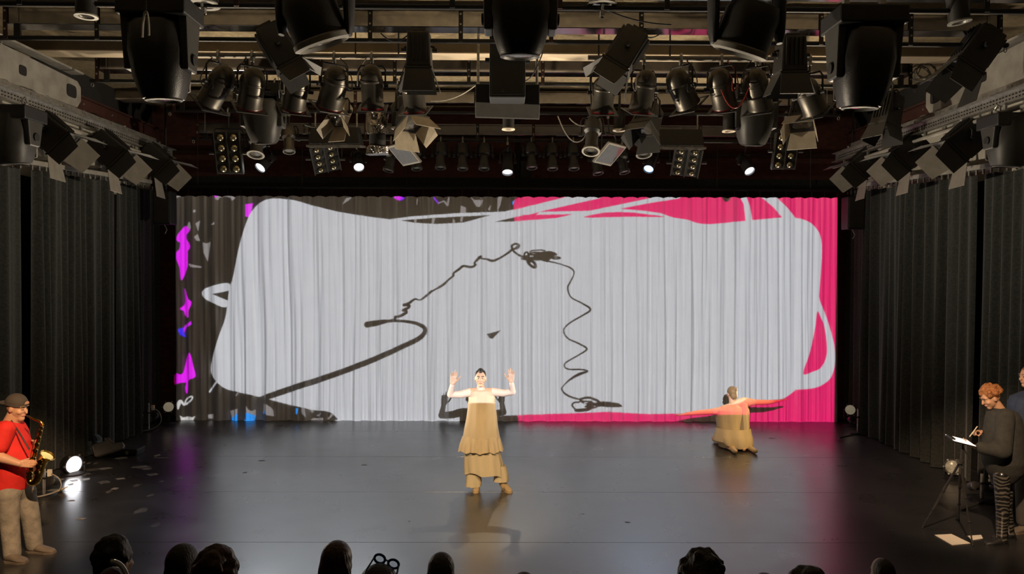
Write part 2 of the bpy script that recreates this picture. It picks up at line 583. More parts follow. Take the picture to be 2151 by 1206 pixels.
# handle loop on the right, tail loop on the left
hl = smooth([(1722, 612), (1726, 634), (1740, 668), (1753, 709), (1759, 738), (1759, 772), (1750, 798), (1731, 813), (1710, 819.5), (1677, 822)], 6, False)
hi = smooth([(1692.5, 788), (1714, 783), (1729, 776), (1740, 756), (1742, 731), (1736, 688), (1727, 668), (1720.5, 656)], 6, False)
fill(hl + hi, WHITE)
fill(smooth([(1720.5, 656), (1729, 671), (1736, 688), (1742, 731), (1740, 756), (1729, 776), (1714, 783), (1692.5, 787.6), (1705.5, 744), (1716, 692)], 5), PINK)
fill(smooth([(482, 596), (440, 602), (426, 610), (425, 620), (437, 631), (476, 644)], 5), WHITE)
fill([(480, 610), (445, 617.5), (478, 631)], DARK)
stroke([(454, 803, 2), (440, 823, 1.6)], WHITE, 1)
stroke([(489, 588, 0.8), (485, 594, 0.8), (483, 600, 0.8)], (0.4, 0.4, 0.42), 1)
fill([(1042, 877.5), (1085, 874), (1091, 882), (1088, 892), (1036, 892)], DARK)
# drawn black lines
stroke([(770, 682, 6.4), (784, 679.6, 6.4), (800, 677, 5.2), (816, 674.5, 3.2), (836, 674.5, 2.8), (855, 676, 3.2), (873, 679.6, 3.6), (887, 686, 4.2), (892, 693, 4.4),
        (889, 702, 4.8), (878, 712, 5.2), (852, 725, 5.4), (781, 757, 6.0), (695, 789.5, 6.2), (609, 817.5, 6.6), (548, 839, 6.0)])
stroke([(816, 674, 3), (828, 671, 3), (829, 665.5, 2.4), (837, 665, 2.8), (851, 657.5, 3.4), (851, 652.5, 2.6), (845, 652, 2.8), (856.5, 646.5, 3), (858, 641.5, 2.6), (847, 641, 3),
        (857, 637.5, 3), (869.5, 628.6, 2.1), (878.5, 630.2, 1.3), (886, 627.7, 2), (904, 613, 2.6), (908, 611, 1.6), (928, 599, 2.7), (942, 586.5, 2.1), (951, 579, 2.2), (950, 575, 2),
        (962, 566, 2.6), (971.6, 559, 2.6), (988, 561, 2.6), (997, 556.5, 2.4), (995, 552, 2.2), (1007, 540, 3.3), (1010, 543.6, 1.6), (1021, 544.7, 2.3), (1033.6, 547.8, 2.7),
        (1052, 540, 2.1), (1073, 525, 2.5), (1073, 517, 2.5), (1080, 512.3, 2.3), (1087, 514, 2.8), (1085.5, 519, 3.6), (1079, 523, 2.2), (1075, 525, 2.2), (1082, 532, 2.3), (1093, 538, 2.4), (1101, 541, 3.5)])
fill(smooth([(1123, 531), (1136, 530), (1149.6, 527.5), (1160, 529), (1168, 533), (1168, 537), (1159.5, 539), (1154, 545.7), (1149, 547.7), (1136, 546), (1124, 546), (1119, 540)], 4), DARK)
ring(1127, 528.3, 16, 2.8, 1.3, -0.06)
ring(1122, 533, 12, 3, 1.4, -0.1)
ring(1103.5, 535, 4, 5, 2.0, 0.3)
ring(1115, 539, 10, 4, 1.8, -0.1)
ring(1115, 553.5, 11, 4.6, 3.0, 0.75)
ring(1166, 542, 9, 2.0, 1.7, 0.03)
ring(1125, 543, 14, 3, 1.5, 0.02)
stroke([(1095, 543.5, 2.6), (1105, 542, 6.0), (1112, 548, 4)])
stroke([(1135, 545, 2.2), (1145.6, 548.7, 1.9), (1154.5, 550, 1.6), (1174.4, 554.7, 1.3), (1189, 559.7, 1.5), (1199, 564.3, 1.8), (1204.5, 571.6, 1.5), (1203, 580, 1.4), (1197, 592.5, 1.7), (1191.5, 606, 1.8),
        (1199, 625, 1.5), (1222.5, 638, 1.7), (1240, 651, 2.2), (1222.5, 664, 1.8), (1197, 679, 1.7), (1184, 694, 1.6), (1192, 711, 1.6), (1214, 722, 1.7), (1233, 734, 2.0), (1218, 746, 1.6),
        (1192, 761, 1.6), (1186, 769.5, 1.5), (1194.5, 777, 1.6), (1222.5, 778, 1.6), (1235, 781.6, 1.9), (1221, 786.5, 3.1), (1207.6, 793, 2.9), (1194.6, 802, 1.8), (1184.4, 812.5, 1.3), (1181, 819, 1.8),
        (1187, 828, 2), (1198.4, 835, 2), (1215, 840.4, 1.8)])
stroke([(1219, 841, 2.2), (1238, 837.5, 2.6), (1257, 844, 2.6), (1262, 850, 2.4)])
fill(smooth([(1220.7, 841.5), (1229, 844), (1243, 844), (1250, 848), (1261.6, 846), (1275.5, 846), (1299, 849), (1308, 854.4), (1307, 857.6), (1280, 858), (1261.6, 856.7), (1252, 860),
             (1243, 861.8), (1234, 859), (1229, 857), (1234, 852.5), (1226, 850), (1218.8, 845)], 4), DARK)
stroke([(1218, 847, 1.8), (1207.6, 848, 1.8), (1203.5, 853.5, 2), (1209.5, 861.8, 1.7), (1213, 864.6, 3.4), (1233.7, 863, 3.5), (1244, 860, 2.4)])
fill([(1021.7, 702.4), (1051.8, 694), (1033.6, 712.5), (1027, 710.6)], DARK)
for (x, y, w) in ((1229, 847.5, 7), (1228, 849.8, 5), (1250, 855.5, 2)):
    stroke([(x, y, 0.7), (x + w, y + 0.3, 0.7)], WHITE, 1)

for col_ in range(IW):            # the slide is masked to the heading of the curtain
    top_ = 410.5 + (SX0 + col_ / SS - 369.0) / 1390.0 * 4.0
    slide[:int((top_ - SY0) * SS), col_] = 0.0

img = bpy.data.images.new('projected_slide', IW, IH, alpha=False, float_buffer=True)
img.colorspace_settings.name = 'Non-Color'
buf = np.ones((IH, IW, 4), np.float32)
buf[:, :, :3] = slide[::-1]
img.pixels.foreach_set(buf.ravel())
img.update()
img.pack()

# corners of the slide in the plane of the curtain
_c = [at(x, y, YS) for x, y in ((SX0, SY0), (SX1, SY0), (SX0, SY1))]
PROJ = V((0.4, -0.3, 3.95))
pl = bpy.data.lights.new('projector_beam', 'SPOT')
pl.energy = 6900
pl.shadow_soft_size = 0.012
pl.spot_size = math.radians(75)
pl.spot_blend = 0.0
pl.use_nodes = True
po = bpy.data.objects.new('projector_beam', pl)
COL.objects.link(po)
po.location = PROJ
po.rotation_euler = (PI / 2, 0, 0)          # throws along +Y, local X is world X, local Y is world Z
nt = pl.node_tree
nt.nodes.clear()
N = nt.nodes.new
LK = nt.links.new
tc = N('ShaderNodeTexCoord')
sep = N('ShaderNodeSeparateXYZ')
LK(tc.outputs['Normal'], sep.inputs[0])


def mth(op, a, b=None):
    n = N('ShaderNodeMath')
    n.operation = op
    for i, q in enumerate((a, b)):
        if q is None:
            continue
        if isinstance(q, (int, float)):
            n.inputs[i].default_value = q
        else:
            LK(q, n.inputs[i])
    return n.outputs[0]


az = mth('ABSOLUTE', sep.outputs[2])
D = YS - PROJ.y
hx = mth('MULTIPLY', mth('DIVIDE', sep.outputs[0], az), D)
hz = mth('MULTIPLY', mth('DIVIDE', sep.outputs[1], az), D)
# photo rows and columns of the curtain plane are (nearly) straight world lines: affine map
O_, U_, W_ = _c
M2 = np.array([[U_.x - O_.x, W_.x - O_.x], [U_.z - O_.z, W_.z - O_.z]])
I2 = np.linalg.inv(M2)
dx0, dz0 = PROJ.x - O_.x, PROJ.z - O_.z
u = mth('ADD', mth('ADD', mth('MULTIPLY', hx, float(I2[0, 0])), mth('MULTIPLY', hz, float(I2[0, 1]))), float(I2[0, 0] * dx0 + I2[0, 1] * dz0))
v = mth('ADD', mth('ADD', mth('MULTIPLY', hx, float(I2[1, 0])), mth('MULTIPLY', hz, float(I2[1, 1]))), float(I2[1, 0] * dx0 + I2[1, 1] * dz0))
cmb = N('ShaderNodeCombineXYZ')
LK(u, cmb.inputs[0])
LK(mth('SUBTRACT', 1.0, v), cmb.inputs[1])
tex = N('ShaderNodeTexImage')
tex.image = img
tex.extension = 'CLIP'
tex.interpolation = 'Linear'
LK(cmb.outputs[0], tex.inputs[0])
em = N('ShaderNodeEmission')
LK(tex.outputs[0], em.inputs[0])
LK(mth('DIVIDE', 1.0, mth('POWER', az, 3.2)), em.inputs[1])   # projector lenses light the slide evenly to the corners
out = N('ShaderNodeOutputLight')
LK(em.outputs[0], out.inputs[0])
# ------------------------------------------------------------------ the room
XW = 7.3
ZC = 6.42


def struct(name, mb, m, parent=None, **k):
    o = mb.build(name, m, parent, **k)
    if parent is None:
        o['kind'] = 'structure'
    return o


FL = floor_mat()
fl = struct('floor', MB().box((0, 8.0, -0.06), (16, 17, 0.1)), WALLK)
seams = [1.6, 2.5, 4.4, 6.3, 8.2, 10.1, 12.05, 14.0, 15.3]
for a, b in zip(seams[:-1], seams[1:]):
    MB().box((0, (a + b) / 2, -0.008), (14.4, b - a - 0.005, 0.016)).build('floor_panel', FL, fl, bevel=0.002)
wb = struct('wall_back', MB().box((0, 15.5, 3.25), (16, 0.2, 6.5)), brick_mat())
MB().box((0, 15.36, at(1075, 324, 15.36).z), (15.0, 0.12, 0.09)).build('ledge', REDOX, wb, bevel=0.01)
for sx, nm in ((-1, 'wall_left'), (1, 'wall_right')):
    w = struct(nm, MB().box((sx * (XW + 0.1), 8.0, 3.25), (0.2, 16.0, 6.5)), WALLK)
    MB().box((sx * (XW - 0.01), 11.0, 5.0), (0.02, 8.6, 1.1)).build('plaster_band', WALLG, w)
    # faint uprights of the panelling
    for k in range(7):
        MB().box((sx * (XW - 0.03), 7.6 + k * 1.15, 5.0), (0.03, 0.05, 1.1)).build('batten_strip', GIRD, w)
ce = struct('ceiling', MB().box((0, 8.0, ZC + 0.1), (16, 16.0, 0.2)), CEIL)
for i, (ya, yb) in enumerate(((6.1, 6.46), (10.95, 11.3), (13.94, 14.3))):
    MB().box((0, (ya + yb) / 2, 6.335), (14.6, yb - ya, 0.17)).build('beam', BEAMC, ce, bevel=0.006)
    MB().box((0, (ya + yb) / 2, 6.246), (14.6, yb - ya - 0.004, 0.012)).build('soffit', SOFF, ce)
MB().tube([(0.25, 15.3, 4.6), (0.25, 15.3, 5.5), (0.25, 15.3, 6.4)], 0.05, 8).build('wall_pipe', BLK, wb, flat=False)
MB().box((0.42, 15.33, 4.95), (0.22, 0.12, 0.75)).build('wall_duct', DKG, wb, bevel=0.01)


# ------------------------------------------------------------------ projection curtain
def curtain_mesh(A, B, Cc, Dd, nx, nz, disp, nrm, top=None, thick=0.0):
    """A top start, B top end, Cc bottom start, Dd bottom end"""
    mb = MB()
    vs, fs = [], []
    for j in range(nz + 1):
        t = j / nz
        for i in range(nx + 1):
            s = i / nx
            p = A.lerp(B, s).lerp(Cc.lerp(Dd, s), t)
            d = disp(s, t)
            p = p + nrm * d
            if top and j == 0:
                p = p + V((0, 0, top(s)))
            vs.append(p)
    for j in range(nz):
        for i in range(nx):
            a = j * (nx + 1) + i
            fs.append((a, a + 1, a + nx + 2, a + nx + 1))
    return mb.add(vs, fs)


rng = random.Random(3)
W_SC = 13.45
waves = []
for k in range(46):
    wl = rng.choice((0.09, 0.13, 0.18, 0.25, 0.34, 0.5)) * rng.uniform(0.8, 1.2)
    waves.append((2 * PI / wl, rng.uniform(0, 2 * PI), wl * rng.uniform(0.022, 0.055), rng.uniform(-0.7, 0.7), rng.uniform(0, W_SC), rng.uniform(1.0, 3.5)))


def pleat(s, t):
    x = s * W_SC
    d = 0.0
    for (k, ph, am, sl, c, w) in waves:
        e = math.exp(-((x - c) / w) ** 2)
        if e < 0.02:
            continue
        arg = k * x + ph + sl * t + 0.5 * math.sin(2.6 * t + c) + 0.25 * math.sin(6.5 * t + 3 * c + 0.8 * x)
        d += am * e * (math.sin(arg) + 0.33 * math.sin(3 * arg)) * (0.55 + 0.45 * t)
    # pinch at the ties of the heading
    d += 0.006 * math.cos(2 * PI * s * 51) * max(0.0, 1 - t * 6)
    return 0.13 * math.tanh(d / 0.13)


CUR = mat('white_scrim_cloth', (0.80, 0.79, 0.77), 0.9, vary=0.02, scale=2, spec=0.1)
A_, B_, C2_, D2_ = at(369, 411, YS), at(1758.5, 415, YS), at(370, 883.2, YS), at(1759.5, 886.5, YS)
cur = thing('projection_curtain', 'wide white pleated curtain with a projected line drawing across the back of the stage', 'curtain', (0, YS, 0))
sh = V((0, -YS, 0))
cm = curtain_mesh(A_ + sh, B_ + sh, C2_ + sh, D2_ + sh, 1500, 26, pleat, V((0, -1, 0)),
                  lambda s: -0.028 * (1 - abs(math.cos(PI * s * 51)) ** 0.6))
cm.build('cloth', CUR, cur, flat=False)
hm = MB()
for i in range(121):
    s = i / 120
hm.tube([C2_.lerp(D2_, i / 200) + sh + V((0, -pleat(i / 200, 1) - 0.004, 0.006)) for i in range(201)], 0.007, 6)
hm.build('bottom_hem', CUR, cur, flat=False)
ZB = at(1075, 396, YS).z
for i in range(52):
    p = A_.lerp(B_, i / 51) + sh
    MB().tube([p + V((0, -0.012, -0.01)), p + V((0, -0.02, 0.05)), (p.x, -0.006, ZB + 0.02)], 0.006, 5).build('tie', CABLE, cur, flat=False)
bat = thing('curtain_batten', 'long black pipe batten carrying the white projection curtain', 'pipe', (0, YS, ZB))
MB().tube([(-7.0, 0, 0), (0, 0, 0.01), (7.0, 0, 0)], 0.035, 10).build('pipe', BLK, bat, flat=False)
MB().box((0, 0.06, 0.12), (13.9, 0.03, 0.2)).build('border_cloth', VEL, bat)
for x in (-6.2, -4.1, -2.0, 0.1, 2.2, 4.3, 6.2):
    MB().tube([(x, 0, 0), (x, 0, ZC - ZB)], 0.008, 5).build('suspension_wire', DKG, bat, flat=False)


# ------------------------------------------------------------------ black side drapes
def drape(y0, y1, sx, X, label, seed, zb=0.0, zt=None, n=150, X1=None, amp=1.0):
    r_ = random.Random(seed)
    X1 = X if X1 is None else X1
    zt = zt or (lambda y: 4.42 + (y - 9.8) * 0.045)
    L = y1 - y0
    wv = [(2 * PI / (r_.choice((0.16, 0.22, 0.3, 0.4)) * r_.uniform(0.85, 1.2)), r_.uniform(0, 6.28), r_.uniform(0.012, 0.03), r_.uniform(-1.6, 1.6)) for _ in range(6)]

    def dsp(s, t):
        x = s * L
        return amp * (sum(a * math.sin(k * x + p + sl * t) for k, p, a, sl in wv) * (0.6 + 0.5 * t))
    y = (y0 + y1) / 2
    root = thing('side_drape', label, 'curtain', (sx * X, y, 0), 'black drapes along the stage sides')
    o = V((sx * X, y, 0))
    a = V((sx * X, y0, zt(y0))) - o
    b = V((sx * X1, y1, zt(y1))) - o
    c = V((sx * X, y0, 0.012)) - o
    d = V((sx * X1, y1, 0.012)) - o
    curtain_mesh(a, b, c, d, n, 14, dsp, V((-sx, 0, 0)), lambda s: -0.02 * abs(math.sin(PI * s * L / 0.16))).build('cloth', VEL, root, flat=False)
    g = int(L / 0.16)
    for i in range(g + 1):
        p = a.lerp(b, i / max(g, 1))
        MB().box(p + V((0, 0, 0.03)), (0.02, 0.03, 0.07)).build('glider', STEEL, root)
    return root


def zt(y):
    return 4.42 + (y - 9.8) * 0.045


XD = 6.78
for sx, nm in ((-1, 'saxophonist'), (1, 'tablet artist')):
    q = [(7.6, 10.42), (10.68, 12.95), (13.02, 13.75)] if sx < 0 else [(7.6, 10.45), (10.6, 13.78)]
    nmz = ['nearest the audience', 'in the middle of that side', 'close to the projection curtain'] if sx < 0 else ['nearest the audience', 'running up to the dark wing']
    for i, (a, b) in enumerate(q):
        drape(a, b, sx, XD, 'black gathered drape behind the %s, %s' % (nm, nmz[i]), 11 + i + sx)
    drape(13.9, 15.2, sx, 7.05, 'black gathered drape in the wing next to the white curtain, %s side' % nm, 31 + sx, amp=0.7, n=60)
    tr = thing('curtain_track', 'pale steel curtain track above the %s side drapes' % nm, 'track', (sx * XD, 11.4, zt(11.4) + 0.1))
    mb = MB()
    a, b = V((0, 7.4 - 11.4, zt(7.4) - zt(11.4))), V((0, 14.2 - 11.4, zt(14.2) - zt(11.4)))
    q = (b - a).to_track_quat('Y', 'Z').to_matrix().to_4x4()
    mb.box((0, 0, 0.0), (0.09, (b - a).length, 0.07), Matrix.Translation((a + b) / 2) @ q)
    mb.build('rail', GIRD, tr, bevel=0.006)
    MB().box((sx * 0.16, 0, 0.0), (0.2, (b - a).length, 0.05), Matrix.Translation((a + b) / 2) @ q).build('bracket_shelf', GIRD, tr)
    for k in range(6):
        p = a.lerp(b, (k + 0.5) / 6)
        MB().box((p.x + sx * 0.25, p.y, p.z + 0.12), (0.5, 0.05, 0.04)).build('bracket', STEEL, tr)
# ------------------------------------------------------------------ lighting bridges over the stage
def bridge(y, zp, label, x0=-6.45, x1=6.45, bar=True, dz=0.17):
    r = thing('lighting_bridge', label, 'lighting rig', (0, y, zp), 'lighting bridges over the stage')
    MB().tube([(x0, 0, 0), (0, 0, 0), (x1, 0, 0)], 0.03, 10).build('pipe', BLK, r, flat=False)
    if bar:
        MB().box((0, 0.1, dz + 0.105), (x1 - x0 - 0.2, 0.25, 0.21)).build('box_beam', GLOSS, r, bevel=0.008)
        n = 11
        for i in range(n + 1):
            x = x0 + 0.12 + (x1 - x0 - 0.24) * i / n
            h = MB().box((x, -0.035, (dz + 0.2) / 2), (0.055, 0.012, dz + 0.24))
            ho = h.build('hanger', REDOX if i % 3 == 0 else BLK, r)
            for z in (0.1, dz + 0.03, dz + 0.16):
                MB().cyl((x, -0.041, z), (x, -0.052, z), 0.013, n=8).build('bolt', STEEL, ho)
        for xx in (x0 + 0.27, x1 - 0.27):
            MB().box((xx, -0.03, dz / 2), (0.08, 0.03, dz)).build('hanger', BLK, r)
            MB().tube([(xx, -0.05, dz + 0.03), (xx, -0.05, ZC - zp)], 0.006, 5).build('suspension_rod', STEEL, r)
    for xx in (x0 + 0.03, x1 - 0.03):
        MB().tube([V((xx, 0, -0.05)) + V((0.02 * math.cos(a), 0, 0.03 * math.sin(a) - 0.01)) for a in [2 * PI * i / 10 for i in range(10)]], 0.005, 5, closed=True).build('end_shackle', CABLEW, r)
    return r


Y0, Y1, Y2, Y3, Y4, YP = 8.0, 9.5, 11.6, 13.7, 14.25, 10.4
Z0, Z1, Z2, Z3, Z4, ZP = 5.86, 5.965, 5.965, 5.965, 5.56, 6.03
bridge(6.95, 6.08, 'black box-beam lighting bridge nearest the audience, carrying the finned wash lights')
bridge(Y0, Z0, 'black box-beam lighting bridge carrying the short can lamps')
bridge(Y1, Z1, 'black box-beam lighting bridge carrying the large black fresnels')
bridge(Y2, Z2, 'black box-beam lighting bridge carrying the cream-rimmed downlights')
bridge(Y3, Z3, 'black box-beam lighting bridge behind the last cream ceiling beam', -6.2, 6.2)
bridge(Y4, Z4, 'low black bridge just in front of the white curtain, with the small lit spots', -6.0, 6.0, dz=0.09)
pb = thing('par_bar', 'thin grey pipe from which the row of steel par cans hangs', 'pipe', (0, YP, ZP), 'lighting bridges over the stage')
for a, b in ((-4.6, -1.35), (1.15, 4.9)):
    MB().tube([(a, 0, 0), ((a + b) / 2, 0, 0.0), (b, 0, 0)], 0.035, 10).build('pipe', GIRD, pb, flat=False)
for x in (-4.3, -3.2, -2.1, -1.5, 1.3, 2.3, 3.4, 4.7):
    MB().tube([(x, 0, 0), (x, 0, ZC - ZP - 0.004)], 0.012, 6).build('drop_rod', BLK, pb)


# ------------------------------------------------------------------ lamps
def frame_of(d, ax=None):
    z = V(d).normalized()
    if ax is None:
        x = z.cross(V((0, 0, 1)))
        if x.length < 0.15:
            x = V((1, 0, 0))
    else:
        x = V(ax)
    x = (x - z * x.dot(z)).normalized()
    if x.x < 0:
        x = -x
    y = z.cross(x)
    return Matrix((x, y, z)).transposed().to_4x4(), x, y, z


def hang(root, H, C, W, ax, arms=True, m=None, drop=None):
    """clamp on the pipe, drop and fork (yoke) down to the pivot C; all in coordinates relative to H"""
    m = m or BLK
    c = C - H
    mb = MB()
    mb.tube([V((0.0, -0.045, -0.03)), V((0, -0.05, 0.02)), V((0, -0.02, 0.055)), V((0, 0.03, 0.05)), V((0, 0.045, 0.0)), V((0, 0.03, -0.04))], 0.014, 6)
    mb.box((0, 0, -0.06), (0.04, 0.06, 0.06))
    mb.build('hook_clamp', STEEL if m is BLK else m, root)
    if not arms:
        MB().tube([V((0, 0, -0.05)), V((0, 0, -0.1)), c], 0.02, 6).build('drop_bar', m, root)
        return
    ax = V((ax.x, ax.y, 0)).normalized()
    top = c + V((0, 0, W * 0.85))
    if top.z > -0.1:
        top.z = min(-0.09, top.z)
    if c.z > top.z - 0.05:
        top.z = c.z + 0.05
    half = ax * (W * 0.5 + 0.025)
    mb = MB()
    if (top - V((0, 0, -0.07))).length > 0.02:
        mb.tube([V((0, 0, -0.07)), top.lerp(V((0, 0, -0.07)), 0.5), top], 0.014, 6)
    mb.tube([c - half, c - half + V((0, 0, (top.z - c.z) * 0.8)), top - half * 0.8, top + half * 0.8, c + half + V((0, 0, (top.z - c.z) * 0.8)), c + half], 0.014, 6)
    y = mb.build('yoke', m, root)
    for s in (-1, 1):
        MB().cyl(c + half * s * 0.9, c + half * s * 1.22, 0.03, n=10).build('pivot_knob', BLK, y)


def safety(root, H, C, W, m=None, side=1):
    c = C - H
    pts = catenary(V((0.05 * side, 0.02, -0.02)), c + V((side * W * 0.55, 0, W * 0.1)), 0.12 + random.random() * 0.1, 9)
    MB().tube(pts, 0.007, 5).build('safety_cable', m or CABLE, root, flat=False)


def fresnel(H, cx, cy, y, wpx, lpx, d, label, doors=(32, 32, 26, 26), ax=None, ribs=True, m=None, dm=None, group='fresnel lamps with barn doors', door_len=0.8, roll=0.0, dms=None):
    C = at(cx, cy, y)
    H = V(H) if H is not None else V((C.x, y, Z1))
    W, L = wpx * mpp(y), lpx * mpp(y)
    m = m or FIX
    dm = dm or DOOR
    B, X, Y, Z = frame_of(d, ax)
    if roll:
        B = B @ Matrix.Rotation(roll, 4, 'Z')
    root = thing('fresnel_lamp', label, 'stage light', H, group)
    T = Matrix.Translation(C - H) @ B
    hang(root, H, C, W * 1.02, X)
    mb = MB().tbox((0, 0, 0), (W * 0.86, W * 0.86), (W, W), L * 0.94, T)
    body = mb.build('housing', m, root, bevel=W * 0.06)
    if ribs:
        for k in range(5):
            t = -0.32 + 0.16 * k
            for sy in (-1, 1):
                MB().box((t * W, sy * W * 0.5, -L * 0.05), (W * 0.05, W * 0.07, L * 0.7), T).build('cooling_fin', m, body)
    MB().box((0, 0, -L * 0.5), (W * 0.5, W * 0.5, L * 0.1), T).build('rear_cap', m, body, bevel=0.01)
    fr = MB()
    for a, b, c, e in ((0, 0.5, 1.08, 0.08), (0, -0.5, 1.08, 0.08), (0.5, 0, 0.08, 1.08), (-0.5, 0, 0.08, 1.08)):
        fr.box((a * W, b * W, L * 0.49), (c * W, e * W, L * 0.05), T)
    fr.build('front_frame', DKG, root, bevel=0.003)
    MB().lathe([(W * 0.42, L * 0.44), (W * 0.44, L * 0.47), (W * 0.3, L * 0.5), (W * 0.02, L * 0.52)], T, 20).build('lens', LENS, root, flat=False)
    DL = W * door_len
    for k, ang in enumerate(doors):
        if ang is None:
            continue
        R = Matrix.Rotation(k * PI / 2, 4, 'Z')
        a = math.radians(ang)
        w0, w1 = W * 0.5, W * (0.62 if k % 2 == 0 else 0.42)
        p0, p1 = V((-w0, W * 0.5, L * 0.5)), V((w0, W * 0.5, L * 0.5))
        off = V((0, math.sin(a) * DL, math.cos(a) * DL))
        p2, p3 = V((w1, W * 0.5, L * 0.5)) + off, V((-w1, W * 0.5, L * 0.5)) + off
        n = (p1 - p0).cross(off)
        MB().slab([p0, p1, p2, p3], n, 0.006, T @ R).build('barn_door', dms[k] if dms else dm, root)
    safety(root, H, C, W, CABLE if random.random() < 0.6 else CABLEW, random.choice((-1, 1)))
    return root


def parcan(H, cx, cy, y, wpx, lpx, d, label, gel=None, group='steel par cans in a row', loop=None, ax=None):
    C = at(cx, cy, y)
    H = V(H)
    R, L = wpx * mpp(y) / 2, lpx * mpp(y)
    B, X, Y, Z = frame_of(d, ax)
    root = thing('par_can', label, 'stage light', H, group)
    T = Matrix.Translation(C - H) @ B
    hang(root, H, C, R * 2.1, X)
    MB().lathe([(R * 0.98, -L * 0.12), (R, -L * 0.08), (R, L * 0.44), (R * 1.05, L * 0.46), (R * 1.05, L * 0.5), (R * 0.92, L * 0.5), (R * 0.9, L * 0.1)], T, 24, caps=False).build('can', PAR, root, flat=False)
    rc = MB().lathe([(R * 0.98, -L * 0.12), (R * 0.97, -L * 0.22), (R * 0.86, -L * 0.34), (R * 0.6, -L * 0.44), (R * 0.25, -L * 0.49), (0.004, -L * 0.5)], T, 24).build('rear_dome', PAR, root, flat=False)
    MB().lathe([(R * 1.02, -L * 0.15), (R * 1.05, -L * 0.12), (R * 1.02, -L * 0.09)], T, 24, caps=False).build('band', PAR, rc, flat=False)
    MB().lathe([(R * 0.9, L * 0.3), (R * 0.6, L * 0.36), (0.01, L * 0.38)], T, 20).build('lens', LENS, root, flat=False)
    g = MB()
    q = R * 1.18
    for a, b, c, e in ((0, 1, 2.0, 0.22), (0, -1, 2.0, 0.22), (1, 0, 0.22, 2.2), (-1, 0, 0.22, 2.2)):
        g.box((a * q, b * q, L * 0.53), (c * q, e * q, 0.012), T)
    g.build('gel_frame', BLK if gel is None else DKG, root)
    if gel:
        MB().lathe([(R * 1.06, L * 0.49), (R * 1.1, L * 0.525)], T, 24, caps=False).build('gel_rim', gel, root, flat=False)
    c = C - H
    k = random.choice((-1, 1))
    a = c + Z * (-L * 0.45)
    pts = [a, a + V((k * R, -R * 0.4, -R * 0.6)), a + V((k * R * 1.1, -R * 0.5, -R * 1.8)), c + V((k * R * 1.1, -R, 0)), c + V((k * R * 1.1, 0, R * 1.5)), V((k * 0.08, 0, -0.03))]
    sp = smooth([tuple(p) for p in pts], 4, False)
    MB().tube([V(p) for p in sp], 0.008, 5).build('lamp_cable', loop or CABLE, root, flat=False)
    return root


def movinghead(H, cx, cy, y, wpx, lpx, d, label, group='moving head lights', led=False, big=True, hm=None):
    """tapered body hanging between two fork arms under a base box"""
    C = at(cx, cy, y)
    H = V(H)
    W, L = wpx * mpp(y), lpx * mpp(y)
    hm = hm or FIX
    B, X, Y, Z = frame_of(d, V((1, 0, 0)))
    root = thing('moving_head', label, 'stage light', H, group)
    c = C - H
    T = Matrix.Translation(c) @ B
    bz = min(c.z + L * 0.54 + W * 0.1, -0.16)
    MB().box((c.x, c.y, bz), (W * 1.1, W * 0.8, W * 0.3)).build('base', BLK, root, bevel=0.02)
    for s in (-1, 1):
        cl = MB().box((c.x + s * W * 0.3, c.y, bz / 2 - 0.01), (0.05, 0.05, abs(bz) - 0.02))
        cl.tube([V((c.x + s * W * 0.3, a, b)) for a, b in ((-0.045, -0.03), (-0.05, 0.02), (0, 0.055), (0.045, 0.02), (0.04, -0.03))], 0.014, 6)
        cl.build('hook_clamp', STEEL, root)
    for s in (-1, 1):
        a = V((c.x + s * W * 0.46, c.y, 0))
        MB().tbox((a.x, a.y, (bz + c.z) / 2 - W * 0.05), (W * 0.12, W * 0.34), (W * 0.15, W * 0.6), bz - c.z + W * 0.28).build('fork_arm', DKG, root, bevel=0.015)
        MB().cyl(a + V((s * W * 0.05, 0, c.z)), a + V((s * W * 0.1, 0, c.z)), W * 0.09, n=16).build('pivot_cap', BLK, root, bevel=0.004)
    rg = []
    for t, w in ((-0.48, 0.36), (-0.42, 0.42), (-0.1, 0.45), (0.22, 0.41), (0.42, 0.34), (0.5, 0.30)):
        r = []
        for i in range(16):
            a = 2 * PI * (i + 0.5) / 16
            e = 4.0
            cs, sn = math.cos(a), math.sin(a)
            k = (abs(cs) ** e + abs(sn) ** e) ** (-1 / e)
            r.append(V((w * W * cs * k * 0.95, w * W * sn * k * 0.9, t * L)))
        rg.append(r)
    hd = MB().loft(rg, T).build('head', hm, root, flat=False)
    for s in (-1, 1):
        MB().slab([V((s * W * 0.2, -W * 0.42, -0.36 * L)), V((s * W * 0.34, -W * 0.40, -0.30 * L)), V((s * W * 0.30, -W * 0.33, 0.38 * L)), V((s * W * 0.16, -W * 0.36, 0.40 * L))], (0, 1, 0), 0.03, T).build('side_trim', GIRD if s > 0 else DKG, hd, bevel=0.006)
    MB().lathe([(W * 0.27, 0.48 * L), (W * 0.29, 0.52 * L), (W * 0.25, 0.53 * L), (W * 0.22, 0.5 * L)], T, 24, caps=False).build('lens_rim', DKG, hd, flat=False)
    MB().lathe([(W * 0.24, 0.49 * L), (W * 0.15, 0.51 * L), (0.005, 0.52 * L)], T, 20).build('lens', LENS, hd, flat=False)
    if led:
        MB().box((0, -W * 0.425, -0.12 * L), (W * 0.22, 0.012, 0.012), T).build('indicator', LEDR, hd)
    return root


